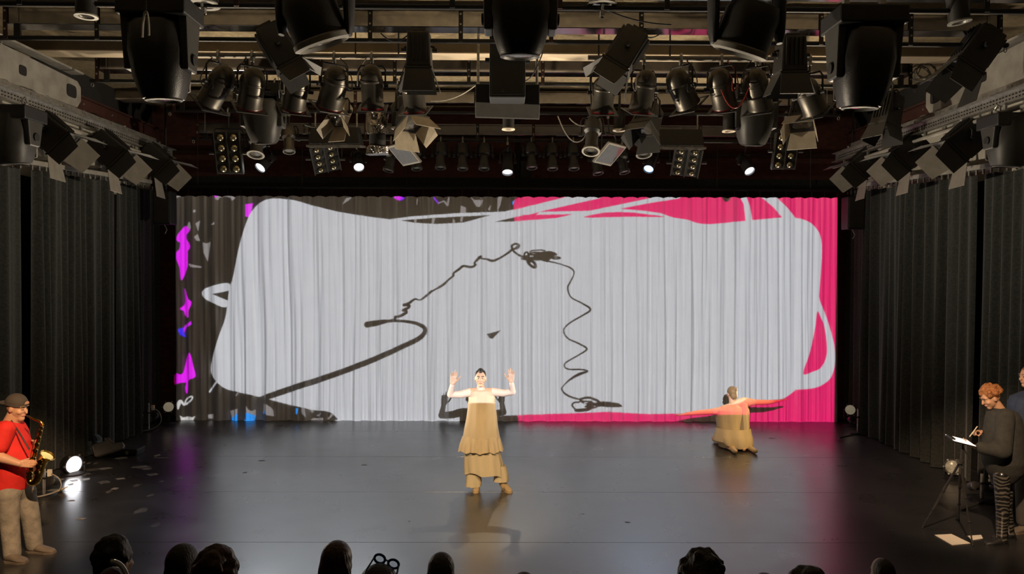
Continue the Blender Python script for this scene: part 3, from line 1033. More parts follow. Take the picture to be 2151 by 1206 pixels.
def washhead(H, cx, cy, y, wpx, d, label):
    """round barrel head with fins and a pale rim between wide black fork arms"""
    C = at(cx, cy, y)
    H = V(H)
    W = wpx * mpp(y)
    B, X, Y, Z = frame_of(d, V((1, 0, 0)))
    root = thing('wash_light', label, 'stage light', H, 'moving head lights')
    c = C - H
    T = Matrix.Translation(c) @ B
    bz = c.z + W * 0.72
    MB().box((c.x, c.y, bz), (W * 0.95, W * 0.6, W * 0.3)).build('base', BLK, root, bevel=0.02)
    for s in (-1, 1):
        MB().box((c.x + s * W * 0.3, c.y, bz / 2), (0.05, 0.05, abs(bz) + 0.06)).build('hook_clamp', STEEL, root)
    for s in (-1, 1):
        rg = []
        for z, wx, wy in ((bz + W * 0.1, 0.13, 0.26), (c.z + W * 0.2, 0.12, 0.24), (c.z - W * 0.05, 0.10, 0.2), (c.z - W * 0.16, 0.06, 0.1)):
            rg.append(ringpts((c.x + s * W * 0.44, c.y, z), W * wx * 0.6, W * wy * 0.6, 14))
        MB().loft(rg).build('fork_arm', BLK, root, flat=False)
    R = W * 0.36
    hd = MB().lathe([(R * 0.5, -R * 1.1), (R * 0.85, -R * 1.0), (R, -R * 0.6), (R, R * 0.35), (R * 0.97, R * 0.6)], T, 28).build('head', FIX, root, flat=False)
    MB().lathe([(R * 1.0, R * 0.55), (R * 1.06, R * 0.6), (R * 1.06, R * 0.78), (R * 0.9, R * 0.85), (R * 0.86, R * 0.7)], T, 28, caps=False).build('front_rim', GIRD, hd, flat=False)
    MB().lathe([(R * 0.9, R * 0.66), (R * 0.5, R * 0.74), (0.01, R * 0.78)], T, 24).build('lens', LENS, hd, flat=False)
    for k in range(9):
        a = -PI * 0.85 + k * PI * 0.7 / 8
        M_ = T @ Matrix.Rotation(a, 4, 'Z')
        MB().box((R * 1.01, 0, R * 0.05), (R * 0.08, R * 0.05, R * 0.8), M_).build('cooling_fin', DKG, hd)
    return root


def blinder(H, cx, cy, y, wpx, hpx, d, label, rows=4, cols=2, ax=None):
    C = at(cx, cy, y)
    H = V(H)
    W, h = wpx * mpp(y), hpx * mpp(y)
    B, X, Y, Z = frame_of(d, ax or V((1, 0, 0)))
    if Y.z < 0:
        pass
    root = thing('blinder_light', label, 'stage light', H, 'eight-lamp blinder panels')
    T = Matrix.Translation(C - H) @ B
    hang(root, H, C, W * 1.1, V((1, 0, 0)), m=BLK)
    MB().box((0, 0, -0.04), (W, h, 0.07), T).build('panel', DKG, root, bevel=0.006)
    for s in (-1, 0, 1):
        MB().box((s * W * 0.49, 0, 0.0), (W * 0.035, h * 1.02, 0.06), T).build('side_rail', DKG, root)
    cw, ch = W / cols, h / rows
    for i in range(cols):
        for j in range(rows):
            x, yy = (i + 0.5) * cw - W / 2, (j + 0.5) * ch - h / 2
            rr = min(cw, ch) * 0.36
            lp = MB().lathe([(rr * 1.15, -0.004), (rr * 1.18, 0.012), (rr, 0.012)], T @ Matrix.Translation((x, yy, 0)), 16, caps=False).build('lamp', BLK, root, flat=False)
            MB().lathe([(rr, 0.0), (rr * 0.95, 0.012), (rr * 0.7, 0.03), (rr * 0.35, 0.042), (0.003, 0.046)], T @ Matrix.Translation((x, yy, 0)), 16).build('bulb', BULB, lp, flat=False)
    return root


def cycframe(H, cx, cy, y, wpx, dpx, label, skew=0.0, tilt=0.0):
    """four-cell flood batten whose open frame hangs face down"""
    C = at(cx, cy, y)
    H = V(H)
    W = wpx * mpp(y)
    D = 0.34
    root = thing('flood_batten', label, 'stage light', H, 'four-cell flood battens')
    T = Matrix.Translation(C - H) @ Matrix.Rotation(tilt, 4, 'X') @ Matrix.Rotation(skew, 4, 'Z')
    c = C - H
    hs = MB().tbox((0, 0, 0.16), (W * 1.0, D), (W * 0.92, D * 0.55), 0.3, T).build('housing', BLK, root, bevel=0.01)
    fr = MB()
    for s in (-1, 1):
        fr.box((0, s * D * 0.52, -0.03), (W * 1.04, 0.018, 0.035), T)
        fr.box((s * W * 0.52, 0, -0.03), (0.022, D * 1.06, 0.035), T)
    fr.build('front_frame', STEEL, root)
    for k in (-1, 0, 1):
        MB().box((k * W * 0.25, 0, -0.03), (0.014, D * 1.02, 0.03), T).build('cell_divider', DKG, root)
    for k in range(4):
        MB().box(((k - 1.5) * W * 0.25, 0, -0.0), (W * 0.21, D * 0.85, 0.02), T).build('lamp_glass', LENS, root)
    for s in (-1, 1):
        a = c + V((s * W * 0.4, 0, 0.3))
        MB().tube([a, V((a.x, 0, -0.02))], 0.016, 6).build('drop_bar', STEEL, root)
    return root


def lampspot(H, cx, cy, y, wpx, lpx, d, label, lens, watts, color, cone=38, aim=None):
    C = at(cx, cy, y)
    H = V(H)
    R, L = wpx * mpp(y) / 2, lpx * mpp(y)
    B, X, Y, Z = frame_of(d)
    root = thing('small_spotlight', label, 'stage light', H, 'small lit back spots')
    c0 = C - Z * (L * 0.5)           # lens sits at C
    T = Matrix.Translation(c0 - H) @ B
    hang(root, H, c0, R * 2.2, X)
    MB().lathe([(R * 0.6, -L * 0.5), (R * 0.85, -L * 0.42), (R * 0.9, 0), (R, L * 0.3), (R * 1.06, L * 0.5), (R * 0.95, L * 0.5), (R * 0.9, L * 0.4)], T, 20, caps=False).build('barrel', FIX, root, flat=False)
    MB().lathe([(R * 0.88, -L * 0.5), (R * 0.4, -L * 0.6), (0.01, -L * 0.62)], T, 16).build('rear_cap', BLK, root, flat=False)
    MB().lathe([(R * 0.92, L * 0.42), (R * 0.6, L * 0.47), (0.004, L * 0.49)], T, 20).build('lens', lens, root, flat=False)
    p = C + Z * 0.05
    l = spot('small_spotlight_beam', p, p + (aim - p if aim is not None else Z), watts, color, cone, 0.6, 0.04)
    return root


def profile(H, cx, cy, y, wpx, lpx, d, label, group='dark profile spots in front of the brick wall', m=None, rim=None):
    C = at(cx, cy, y)
    H = V(H)
    R, L = wpx * mpp(y) / 2, lpx * mpp(y)
    B, X, Y, Z = frame_of(d)
    root = thing('profile_spot', label, 'stage light', H, group)
    T = Matrix.Translation(C - H) @ B
    hang(root, H, C, R * 2.1, X)
    m = m or FIX
    MB().lathe([(R * 0.45, -L * 0.5), (R * 0.8, -L * 0.45), (R * 1.0, -L * 0.3), (R, -L * 0.05), (R * 0.72, L * 0.02)], T, 18).build('lamp_house', m, root, flat=False)
    MB().lathe([(R * 0.7, 0), (R * 0.7, L * 0.38), (R * 0.86, L * 0.4), (R * 0.86, L * 0.5), (R * 0.7, L * 0.5), (R * 0.66, L * 0.3)], T, 18, caps=False).build('lens_tube', m, root, flat=False)
    MB().lathe([(R * 0.7, L * 0.44), (R * 0.4, L * 0.46), (0.004, L * 0.47)], T, 16).build('lens', LENS, root, flat=False)
    if rim:
        MB().lathe([(R * 0.9, L * 0.48), (R * 1.0, L * 0.5), (R * 1.0, L * 0.52), (R * 0.8, L * 0.52)], T, 20, caps=False).build('lens_ring', rim, root, flat=False)
    return root


def downlight(H, cx, cy, y, wpx, lpx, label, d=(0, 0, -1), rim=RIM, group='cylindrical downlights'):
    C = at(cx, cy, y)
    H = V(H)
    R, L = wpx * mpp(y) / 2, lpx * mpp(y)
    B, X, Y, Z = frame_of(d)
    root = thing('downlight', label, 'stage light', H, group)
    c = C - H
    T = Matrix.Translation(c) @ B
    hang(root, H, C, R * 2, X, arms=False)
    MB().lathe([(R * 0.5, -L * 0.5), (R * 0.95, -L * 0.46), (R * 0.98, L * 0.3), (R * 0.98, L * 0.46)], T, 20).build('can', FIX, root, flat=False)
    MB().lathe([(R * 0.98, L * 0.44), (R * 1.1, L * 0.47), (R * 1.1, L * 0.52), (R * 0.72, L * 0.52), (R * 0.7, L * 0.46)], T, 20, caps=False).build('rim', rim, root, flat=False)
    MB().lathe([(R * 0.72, L * 0.47), (R * 0.4, L * 0.49), (0.004, L * 0.5)], T, 16).build('lens', LENS, root, flat=False)
    return root


def wedge(H, cx, cy, y, wpx, d, label, mir=1):
    C = at(cx, cy, y)
    H = V(H)
    W = wpx * mpp(y)
    root = thing('panel_light', label, 'stage light', H, 'tilted flat panel lights')
    B, X, Y, Z = frame_of(d)
    T = Matrix.Translation(C - H) @ B
    hang(root, H, C, W * 0.7, X)
    MB().tbox((0, 0, -0.06), (W * 0.4, W * 0.4), (W * 0.95, W * 0.72), 0.12, T).build('housing', FIX, root, bevel=0.01)
    MB().box((0, 0, 0.02), (W, W * 0.78, 0.045), T).build('front_frame', GIRD, root, bevel=0.012)
    MB().box((0, 0, 0.035), (W * 0.86, W * 0.64, 0.025), T).build('diffuser', LENS, root)
    MB().box((0, W * 0.1, -0.13), (W * 0.06, W * 0.3, 0.03), T).build('label_strip', CABLEW, root)
    return root
# ------------------------------------------------------------------ the lamps, bridge by bridge
def on(px, py, y, z):
    """hanging point on the pipe at height z above the lamp seen at (px, py)"""
    p = at(px, py, y)
    return V((p.x, y, z))


DN = V((0, 0, -1))
SAX, TAB = 'saxophonist', 'tablet artist'
# nearest bridge
downlight(on(181, 0, Y0, Z0), 181, 4, Y0, 42, 60, 'short can lamp on the nearest bridge, saxophonist end', rim=STEEL)
downlight(on(2012, 10, Y0, Z0), 2012, 18, Y0, 42, 58, 'short can lamp on the nearest bridge, tablet artist end', d=(0.15, 0, -1), rim=STEEL)
downlight(on(1265, -20, Y0, Z0), 1265, -20, Y0, 56, 60, 'can lamp with a thin pale ring beside the central tapered moving light', rim=GIRD)
downlight(on(428, -18, Y0, Z0), 428, -18, Y0, 60, 56, 'can lamp with a pale rim beside a finned wash light', rim=GIRD)
YM, ZM = 6.95, 6.08
washhead(on(662, 45, YM, ZM), 662, 48, YM, 160, (0.35, 0.25, -1), 'round finned wash light on black forks, nearer the saxophonist')
washhead(on(1568, 60, YM, ZM), 1568, 66, YM, 158, (-0.3, 0.3, -1), 'round finned wash light on black forks, nearer the tablet artist')
movinghead(on(1093, 30, YM, ZM), 1093, 42, YM, 145, 145, (0, 0.12, -1), 'black tapered moving light with a ring lens over the centre of the stage')
movinghead(on(338, 120, YM, ZM), 338, 126, YM, 128, 160, (0.03, 0.1, -1), 'big tapered moving light hanging straight down, saxophonist side')
movinghead(on(1813, 140, YM, ZM), 1813, 144, YM, 128, 160, (-0.03, 0.1, -1), 'big tapered moving light hanging straight down, tablet artist side')
# second bridge, large fresnels
fresnel(on(575, 89, Y1, Z1), 583, 98, Y1, 56, 92, (0.52, 0.15, -0.85), 'large black fresnel leaning away beside the finned wash light', doors=(30, 25, 30, 35))
fresnel(on(881, 89, Y1, Z1), 881, 106, Y1, 52, 76, (0, 0.12, -1), 'large black fresnel pointing straight down with flared doors', doors=(14, 20, 14, 20), door_len=0.95)
fresnel(on(1335, 89, Y1, Z1), 1318, 104, Y1, 60, 86, (-0.55, 0.1, -0.85), 'large black fresnel leaning towards the tall central speaker', doors=(26, 30, 26, 34))
fresnel(on(1660, 89, Y1, Z1), 1660, 116, Y1, 56, 78, (0.02, 0.1, -1), 'ribbed black fresnel with flared doors between the wash light and the moving light', doors=(18, 24, 18, 24), door_len=0.85)
fresnel(on(2075, 89, Y1, Z1), 2052, 106, Y1, 62, 96, (-0.56, 0.05, -0.83), 'large black fresnel at the tablet artist end of the second bridge', doors=(16, 22, 16, 26), door_len=0.95)
# tall speaker and the wide cabinet under it
sp = thing('hanging_speaker', 'tall black loudspeaker hanging over the centre of the stage', 'speaker', on(1066, 130, 10.0, 6.2))
c = at(1066, 136, 10.0) - sp.location
MB().box(c, (74 * mpp(10), 0.4, 150 * mpp(10))).build('cabinet', BLK, sp, bevel=0.015)
MB().box(c + V((0, -0.205, 0)), (66 * mpp(10), 0.012, 140 * mpp(10))).build('grille', FIX, sp, bevel=0.004)
MB().cyl(c + V((-0.06, -0.21, -0.4)), c + V((-0.06, -0.222, -0.4)), 0.02, n=14).build('badge', DKG, sp)
for s in (-1, 1):
    MB().tube([c + V((s * 0.2, 0, 0.3)), V((c.x + s * 0.2, c.y, 0.22))], 0.015, 6).build('suspension_bar', BLK, sp)
    MB().cyl(c + V((s * 0.24, 0, 0.05)), c + V((s * 0.3, 0, 0.05)), 0.04, n=12).build('bracket_knob', BLK, sp)
cb = thing('hanging_cabinet', 'wide dark cabinet slung below the tall central speaker', 'speaker', on(1066, 215, 10.5, 6.2))
c = at(1066, 216, 10.5) - cb.location
MB().box(c + V((0, 0.1, 0.06)), (134 * mpp(10.35), 0.5, 50 * mpp(10.35))).build('cabinet', BLK, cb, bevel=0.012)
MB().slab([c + V((-0.45, -0.18, -0.04)), c + V((0.45, -0.18, -0.07)), c + V((0.45, -0.06, -0.24)), c + V((-0.45, -0.06, -0.22))], (0, -1, 0.4), 0.03).build('front_panel', DKG, cb, bevel=0.005)
for s in (-1, 1):
    MB().tube([c + V((s * 0.42, 0.1, 0.1)), V((s * 0.42 + c.x, 0.1, 0.22))], 0.02, 6).build('suspension_bar', STEEL, cb)

# par cans
ORD = ['first','second','third','fourth','fifth','sixth','seventh','eighth','ninth','tenth']
npar = {}
for (px, py, w, l, d, g, lp) in (
        (459, 178, 50, 92, (-0.62, 0.35, -0.75), None, None), (530, 184, 50, 84, (-0.3, 0.45, -0.85), GELR, None),
        (622, 190, 48, 78, (-0.28, 0.5, -0.85), GELR, CABLEW), (702, 182, 52, 88, (-0.34, 0.4, -0.85), GELR, None),
        (781, 180, 46, 88, (-0.03, 0.45, -0.9), GELR, CABLEW), (868, 196, 46, 70, (0.1, 0.5, -0.9), GELR, None),
        (1268, 195, 46, 74, (-0.02, 0.5, -0.9), GELR, None), (1352, 190, 46, 86, (-0.12, 0.4, -0.9), GELR, CABLEW),
        (1430, 184, 50, 84, (0.5, 0.4, -0.78), None, None), (1515, 184, 50, 84, (0.34, 0.45, -0.85), GELR, REDC),
        (1590, 186, 50, 86, (0.36, 0.4, -0.85), None, None), (1700, 200, 50, 76, (0.5, 0.35, -0.8), None, CABLEW)):
    npar[px > 1075] = npar.get(px > 1075, 0) + 1
    k = npar[px > 1075]
    if px < 1075:
        PL = '%s steel par can of its row, counted from the saxophonist side' % ORD[k - 1]
    else:
        PL = '%s steel par can of its row, counted from the tall central speaker' % ORD[k - 1]
    parcan(on(px, py, YP, ZP), px, py, YP, w, l, d, PL, g, loop=lp)

# third bridge
movinghead(on(553, 250, Y2, Z2), 553, 252, Y2, 84, 92, (0.0, 0.25, -1), 'small grey-sided moving light with a lit strip, between blinder panels on the saxophonist side', led=True, hm=DKG)
movinghead(on(1584, 250, Y2, Z2), 1584, 256, Y2, 84, 92, (0.0, 0.25, -1), 'small grey-sided moving light with a lit strip, between blinder panels on the tablet artist side', led=True, hm=DKG)
PALE = mat('beige_grey_enamel', (0.34, 0.29, 0.22), 0.5)
fresnel(on(722, 220, Y2, Z2), 717, 236, Y2, 32, 50, (-0.22, -0.55, -0.85), 'small beige fresnel with one broad hanging door', doors=(None, 20, 8, 30), m=PALE, dm=PALE, door_len=1.2, group='small fresnels')
fresnel(on(862, 222, Y2, Z2), 856, 236, Y2, 52, 60, (0.35, -0.35, -0.85), 'round-bodied grey fresnel with a cream flap above a tilted panel light', doors=(20, 30, 20, 15), dm=PALE, group='small fresnels', ribs=False)
fresnel(on(1360, 240, Y2, Z2), 1362, 248, Y2, 46, 60, (-0.35, -0.4, -0.85), 'dark fresnel with wide doors beside the four-cell flood frame', doors=(25, 20, 25, 25), group='small fresnels')
fresnel(on(1690, 225, Y2, Z2), 1686, 238, Y2, 48, 60, (-0.3, -0.5, -0.8), 'grey fresnel with a cream lower flap over the four-lamp end of a blinder', doors=(20, 15, 25, 15), dm=PALE, group='small fresnels')
fresnel(on(1872, 195, Y2, Z2), 1866, 232, Y2, 44, 70, (-0.25, -0.1, -1), 'narrow black fresnel above the end of the side gantry near the tablet artist', doors=(14, 20, 14, 20), group='small fresnels')
for k, (px, py) in enumerate(((835, 250), (1068, 252), (1301, 254), (1531, 256))):
    downlight(on(px, py, Y2, Z2), px, py, Y2, 25, 40, '%s small downlight with a bright cream rim, counted from the saxophonist side' % ORD[k])
fo = thing('foil_wrapped_lamp', 'lamp wrapped in crumpled black and silver foil', 'stage light', on(793, 250, Y2, Z2))
c = at(793, 285, Y2) - fo.location
MB().tube([V((0, 0, 0.03)), c + V((0, 0, 0.25))], 0.02, 6).build('drop_bar', STEEL, fo)
r_ = random.Random(5)
rg = []
for k in range(7):
    t = k / 6
    rg.append([V((c.x + (0.16 + r_.uniform(-0.03, 0.03)) * math.cos(a), c.y + (0.14 + r_.uniform(-0.03, 0.03)) * math.sin(a), c.z + 0.34 - 0.62 * t + r_.uniform(-0.02, 0.02))) for a in [2 * PI * i / 18 for i in range(18)]])
MB().loft(rg[:4]).build('foil', FOIL, fo)
MB().loft([ringpts((c.x, c.y, c.z + z), 0.13, 0.12, 16) for z in (0.1, -0.16)]).build('can', BLK, fo, flat=False)
MB().loft(rg[5:]).build('foil_skirt', FOIL, fo)
# blinders, flood frames
blinder(on(480, 300, Y3, Z3), 480, 322, Y3, 54, 86, (0, -1, -0.28), 'eight-lamp blinder panel hanging upright, furthest to the saxophonist side')
blinder(on(683, 320, Y4, Z4), 684, 334, Y4, 56, 66, (0.42, -0.8, -0.75), 'eight-lamp blinder panel turned sideways under a four-cell flood frame, saxophonist side')
blinder(on(1442, 320, Y4, Z4), 1442, 342, Y4, 58, 66, (-0.2, -0.85, -0.7), 'eight-lamp blinder panel under the four-cell flood frame, tablet artist side')
blinder(on(1650, 300, Y3, Z3), 1650, 318, Y3, 50, 76, (0.05, -1, -0.35), 'eight-lamp blinder panel furthest to the tablet artist side', rows=4)
cycframe(on(706, 300, Y3, Z3), 706, 304, Y3, 108, 20, 'four-cell flood batten with an open frame, saxophonist side', skew=-0.08, tilt=0.12)
cycframe(on(1422, 300, Y3, Z3), 1422, 308, Y3, 106, 20, 'four-cell flood batten with an open frame, tablet artist side', skew=0.08, tilt=0.12)
wedge(on(853, 300, Y3, Z3), 851, 322, Y3, 70, (-0.55, -0.45, -0.75), 'flat tilted panel light with a pale frame, saxophonist side of the dark spots')
wedge(on(1277, 300, Y3, Z3), 1279, 322, Y3, 70, (0.55, -0.45, -0.75), 'flat tilted panel light with a pale frame, tablet artist side of the dark spots')
profile(on(1240, 260, Y2, Z2), 1244, 282, Y2, 38, 84, (-0.12, -0.45, -1), 'black profile spot with a pale lens ring beside a tilted panel light', group='other profile spots', rim=GIRD)
profile(on(607, 280, Y3, Z3), 607, 292, Y3, 30, 60, (0.1, -0.3, -1), 'steel profile spot behind the small moving light on the saxophonist side', group='other profile spots', m=PAR)
profile(on(1352, 300, Y3, Z3), 1350, 302, Y3, 34, 52, (0.05, -0.4, -1), 'grey profile spot with a glass front beside a lit blue spot', group='other profile spots', m=DKG, rim=GIRD)
profile(on(540, 300, Y3, Z3), 540, 305, Y3, 36, 46, (0.0, -0.4, -1), 'grey profile spot with a glass front next to the upright blinder panel', group='other profile spots', m=DKG, rim=GIRD)
for k, (px, py, a) in enumerate(((822, 332, -0.2), (874, 328, 0.1), (926, 326, 0.0), (972, 328, 0.02), (1017, 328, 0.0), (1116, 326, 0.05), (1160, 328, 0.02), (1204, 328, 0.05), (1252, 338, 0.15), (1306, 336, 0.2))):
    profile(on(px, py, Y4, Z4), px, py, Y4, 27, 58, (a, -0.25, -1), '%s dark profile spot of the row before the brick wall, counted from the saxophonist side' % ORD[k])
# small lit spots
lampspot(on(560, 330, Y4, Z4), 546, 353, Y4, 24, 44, (-0.45, -0.75, -0.8), 'small spot with a lit white lens beside the upright blinder panel', LIT, 150, (0.85, 0.93, 1.0), aim=V((-3.4, 9.0, 0)))
lampspot(on(744, 330, Y4, Z4), 754, 352, Y4, 22, 46, (0.25, -0.85, -0.8), 'small spot with a lit white lens beside the foil-wrapped lamp', LIT, 150, (0.85, 0.93, 1.0), aim=V((-2.0, 9.5, 0)))
lampspot(on(1066, 330, Y4, Z4), 1066, 363, Y4, 23, 56, (0.0, -0.55, -1), 'small spot with a lit white lens on the centre line of the stage', LIT, 170, (1.0, 0.85, 0.62), aim=V((-0.2, 10.6, 0.6)), cone=28)
lampspot(on(1388, 330, Y4, Z4), 1362, 356, Y4, 22, 50, (-0.4, -0.75, -0.85), 'small spot with a lit blue lens beside the flood frame', LITB, 110, (0.5, 0.7, 1.0), aim=V((2.2, 10.0, 0)))
lampspot(on(1567, 330, Y4, Z4), 1575, 360, Y4, 22, 50, (0.25, -0.85, -0.9), 'small spot with a lit white lens below the small moving light, tablet artist side', LIT, 200, (1.0, 0.85, 0.6), aim=V((3.8, 12.5, 0.4)), cone=26)

# ------------------------------------------------------------------ side gantries
for sx, nm in ((-1, SAX), (1, TAB)):
    X = sx * 6.9
    g = thing('side_girder', 'long grey steel girder with rounded openings above the %s' % nm, 'girder', (X, 10, 5.55), 'side girders')
    ye = 12.05 - 10
    prof_ = [(-2.4, 0.0), (ye - 0.1, 0.08), (ye, 0.2), (ye, 0.42), (ye - 0.1, 0.5), (-2.4, 0.62)]
    MB().slab([V((0, a, b)) for a, b in prof_], (1, 0, 0), 0.1).build('web', GIRD, g, bevel=0.01)
    MB().box((-sx * 0.08, -0.2, 0.6), (0.2, 4.2, 0.03)).build('flange', GIRD, g)
    for a, b, w, h in ((0.6, 0.3, 0.16, 0.14), (-0.62, 0.38, 0.12, 0.2), (1.78, 0.3, 0.26, 0.2)):
        MB().slab([V((-sx * 0.052, a + w / 2 * math.copysign(abs(math.cos(t)) ** 0.5, math.cos(t)), b + h / 2 * math.copysign(abs(math.sin(t)) ** 0.5, math.sin(t)))) for t in [2 * PI * i / 20 for i in range(20)]], (1, 0, 0), 0.012).build('opening', WALLK, g)
    d = thing('dark_steel_beam', 'dark red oxide steel beam continuing behind the grey girder over the %s side' % nm, 'girder', (sx * 7.13, 13.0, 5.75), 'side beams')
    MB().box((0, 0, 0.0), (0.1, 4.6, 0.3)).build('web', REDOX, d)
    for s in (-1, 1):
        MB().box((0, 0, s * 0.16), (0.22, 4.6, 0.03)).build('flange', REDOX, d)
    for yy in (-0.5, 0.4, 1.2):
        for zz in (-0.06, 0.06):
            MB().cyl((-sx * 0.05, yy, zz), (-sx * 0.07, yy, zz), 0.018, n=8).build('bolt', STEEL, d)
    t = thing('cable_tray', 'galvanised tray full of loose cables under the grey girder, %s side' % nm, 'cable tray', (sx * 6.75, 11.0, 5.42), 'side cable trays')
    MB().box((0, 0, 0), (0.36, 6.4, 0.02)).build('tray_bed', GIRD, t)
    for s in (-1, 1):
        MB().box((s * 0.18, 0, 0.04), (0.012, 6.4, 0.09)).build('tray_side', STEEL, t)
    rr = random.Random(9 + sx)
    for k in range(9):
        y0 = rr.uniform(-3.1, 0.5)
        pts = [V((rr.uniform(-0.15, 0.15), y0 + i * 0.3, 0.04 + rr.uniform(0, 0.09))) for i in range(9)]
        MB().tube([V(p) for p in smooth([tuple(q) for q in pts], 3, False)], 0.011, 5).build('cable', rr.choice((CABLE, CABLEW, STEEL)), t, flat=False)
    ch = thing('perforated_channel', 'perforated galvanised channel that the side lamps hang from, %s side' % nm, 'channel', (sx * 6.45, 10.9, 5.22), 'side channels')
    MB().box((0, 0, 0.06), (0.03, 7.0, 0.16)).build('web', STEEL, ch)
    for zz in (-0.02, 0.14):
        MB().box((-sx * 0.04, 0, zz), (0.1, 7.0, 0.015)).build('flange', STEEL, ch)
    ho = MB()
    for k in range(110):
        for zz in (0.04, 0.085):
            ho.box((-sx * 0.017, -3.4 + k * 0.062, zz), (0.004, 0.03, 0.018))
    ho.build('perforations', WALLK, ch, kind='stuff')
    MB().tube([(-sx * 0.05, -3.5, -0.12), (-sx * 0.05, 0, -0.12), (-sx * 0.05, 3.5, -0.12)], 0.028, 10).build('pipe', GIRD, ch, flat=False)
    for k in range(8):
        MB().box((-sx * 0.02, -3.2 + k * 0.9, -0.06), (0.03, 0.05, 0.14)).build('pipe_bracket', STEEL, ch)
    for k in range(9):
        y0 = -3.0 + k * 0.75
        MB().tube([(0, y0, 0.12), (0.0, y0, 0.21)], 0.01, 5).build('tray_stud', STEEL, ch)

CHZ = 5.1
DOOR_LIT = mat('barn_door_lit_side', (0.20, 0.18, 0.15), 0.6)  # bounce light on the stage-side doors is put into this paler colour


def sidelamp(px, py, y, w, l, d, label, doors, dm=DOOR, ax=None):
    p = at(px, py, y)
    sx = -1 if p.x < 0 else 1
    return fresnel(V((sx * 6.4, y, CHZ)), px, py, y, w, l, d, label, doors=doors, group='side gantry fresnels', dm=dm, ax=ax, door_len=0.8, dms=[DOOR_LIT, DOOR_LIT, DOOR, FIX] if sx < 0 else [DOOR_LIT, FIX, DOOR, DOOR_LIT])  # lit tone on lower and far doors, shaded black on the near one


for sx, rows in ((-1, ((106, 280, 10.15, 62, 74), (229, 314, 11.6, 56, 70), (326, 336, 13.25, 50, 60))),
                 (1, ((2026, 296, 10.25, 62, 76), (1909, 320, 11.75, 56, 68), (1818, 342, 13.3, 50, 58)))):
    nm = SAX if sx < 0 else TAB
    for i, (px, py, y, w, l) in enumerate(rows):
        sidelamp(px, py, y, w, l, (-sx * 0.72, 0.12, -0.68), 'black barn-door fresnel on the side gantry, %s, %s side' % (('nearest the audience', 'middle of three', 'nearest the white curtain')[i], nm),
                 (38, 28, 30, 34), dm=DOOR_LIT if i == 9 else DOOR)
movinghead(V((-6.4, 9.35, CHZ + 0.02)), 24, 288, 9.35, 96, 108, (0.05, 0.1, -1), 'grey-sided moving light at the audience end of the gantry, saxophonist side', led=True, hm=DKG)
movinghead(V((6.4, 9.4, CHZ + 0.02)), 2122, 296, 9.4, 92, 104, (-0.05, 0.1, -1), 'grey-sided moving light at the audience end of the gantry, tablet artist side', led=True, hm=DKG)

# wall speakers beside the white curtain
for px, py, nm in ((346, 437, SAX), (1792, 448, TAB)):
    y = 14.4
    p = at(px, py, y)
    s_ = thing('wall_speaker', 'black box speaker hanging beside the white curtain, %s side' % nm, 'speaker', (p.x, y, p.z), 'box speakers beside the curtain')
    MB().box((0, 0, 0), (0.34, 0.3, 0.64)).build('cabinet', BLK, s_, bevel=0.02)
    MB().box((0, -0.152, 0), (0.3, 0.012, 0.58)).build('grille', DKG, s_, bevel=0.005)
    MB().tube([(0, 0.05, 0.3), (0, 0.05, 0.6), (0, 0.05, ZC - p.z)], 0.02, 6).build('suspension_bar', BLK, s_)
    MB().tube([(-0.02, 0, -0.3), (0.04, 0, -0.42), (0.0, 0, -0.5)], 0.008, 5).build('loose_cable', CABLEW, s_)

# loose cables slung between the bridges
for (a, ya, b, yb, sag, m, lab) in (
        ((800, 70), Y1 - 0.1, (860, 70), Y1 - 0.1, 0.1, CABLE, 'black cable loop under the second bridge beside the straight fresnel'),
        ((905, 212), Y2 - 0.3, (1000, 178), Y2 - 0.1, 0.08, CABLEW, 'pale cable sagging towards the tall central speaker'),
        ((1172, 244), Y2, (1240, 270), Y2, 0.3, CABLEW, 'pale cable sagging beside the profile spot with a pale ring'),
        ((1196, 248), Y2, (1236, 262), Y2, 0.06, CABLEW, 'short pale cable beside the profile spot with a pale ring'),
        ((1515, 188), YP - 0.2, (1575, 180), YP - 0.2, 0.28, REDC, 'red cable looped between two par cans'),
        ((1345, 70), Y1 - 0.1, (1390, 68), Y1 - 0.1, 0.06, CABLE, 'black cable loop under the second bridge beside the leaning fresnel'),
        ((640, 262), Y2, (720, 243), Y2, 0.1, CABLE, 'black cable strung to the small beige fresnel'),
        ((1100, 170), YP - 0.2, (1140, 110), YP - 0.2, 0.1, CABLE, 'thin black cable beside the tall central speaker'),
        ((1410, 52), Y0 + 0.2, (1250, 10), Y0 + 0.2, 0.05, CABLE, 'thin black cable crossing the nearest bridge')):
    p, q = at(a[0], a[1], ya), at(b[0], b[1], yb)
    o = MB().tube([x - p for x in catenary(p, q, sag, 12)], 0.009, 5).build('slung_cable', m, None, flat=False)
    o.location = p
    tag(o, lab, 'cable', 'loose cables in the rig')

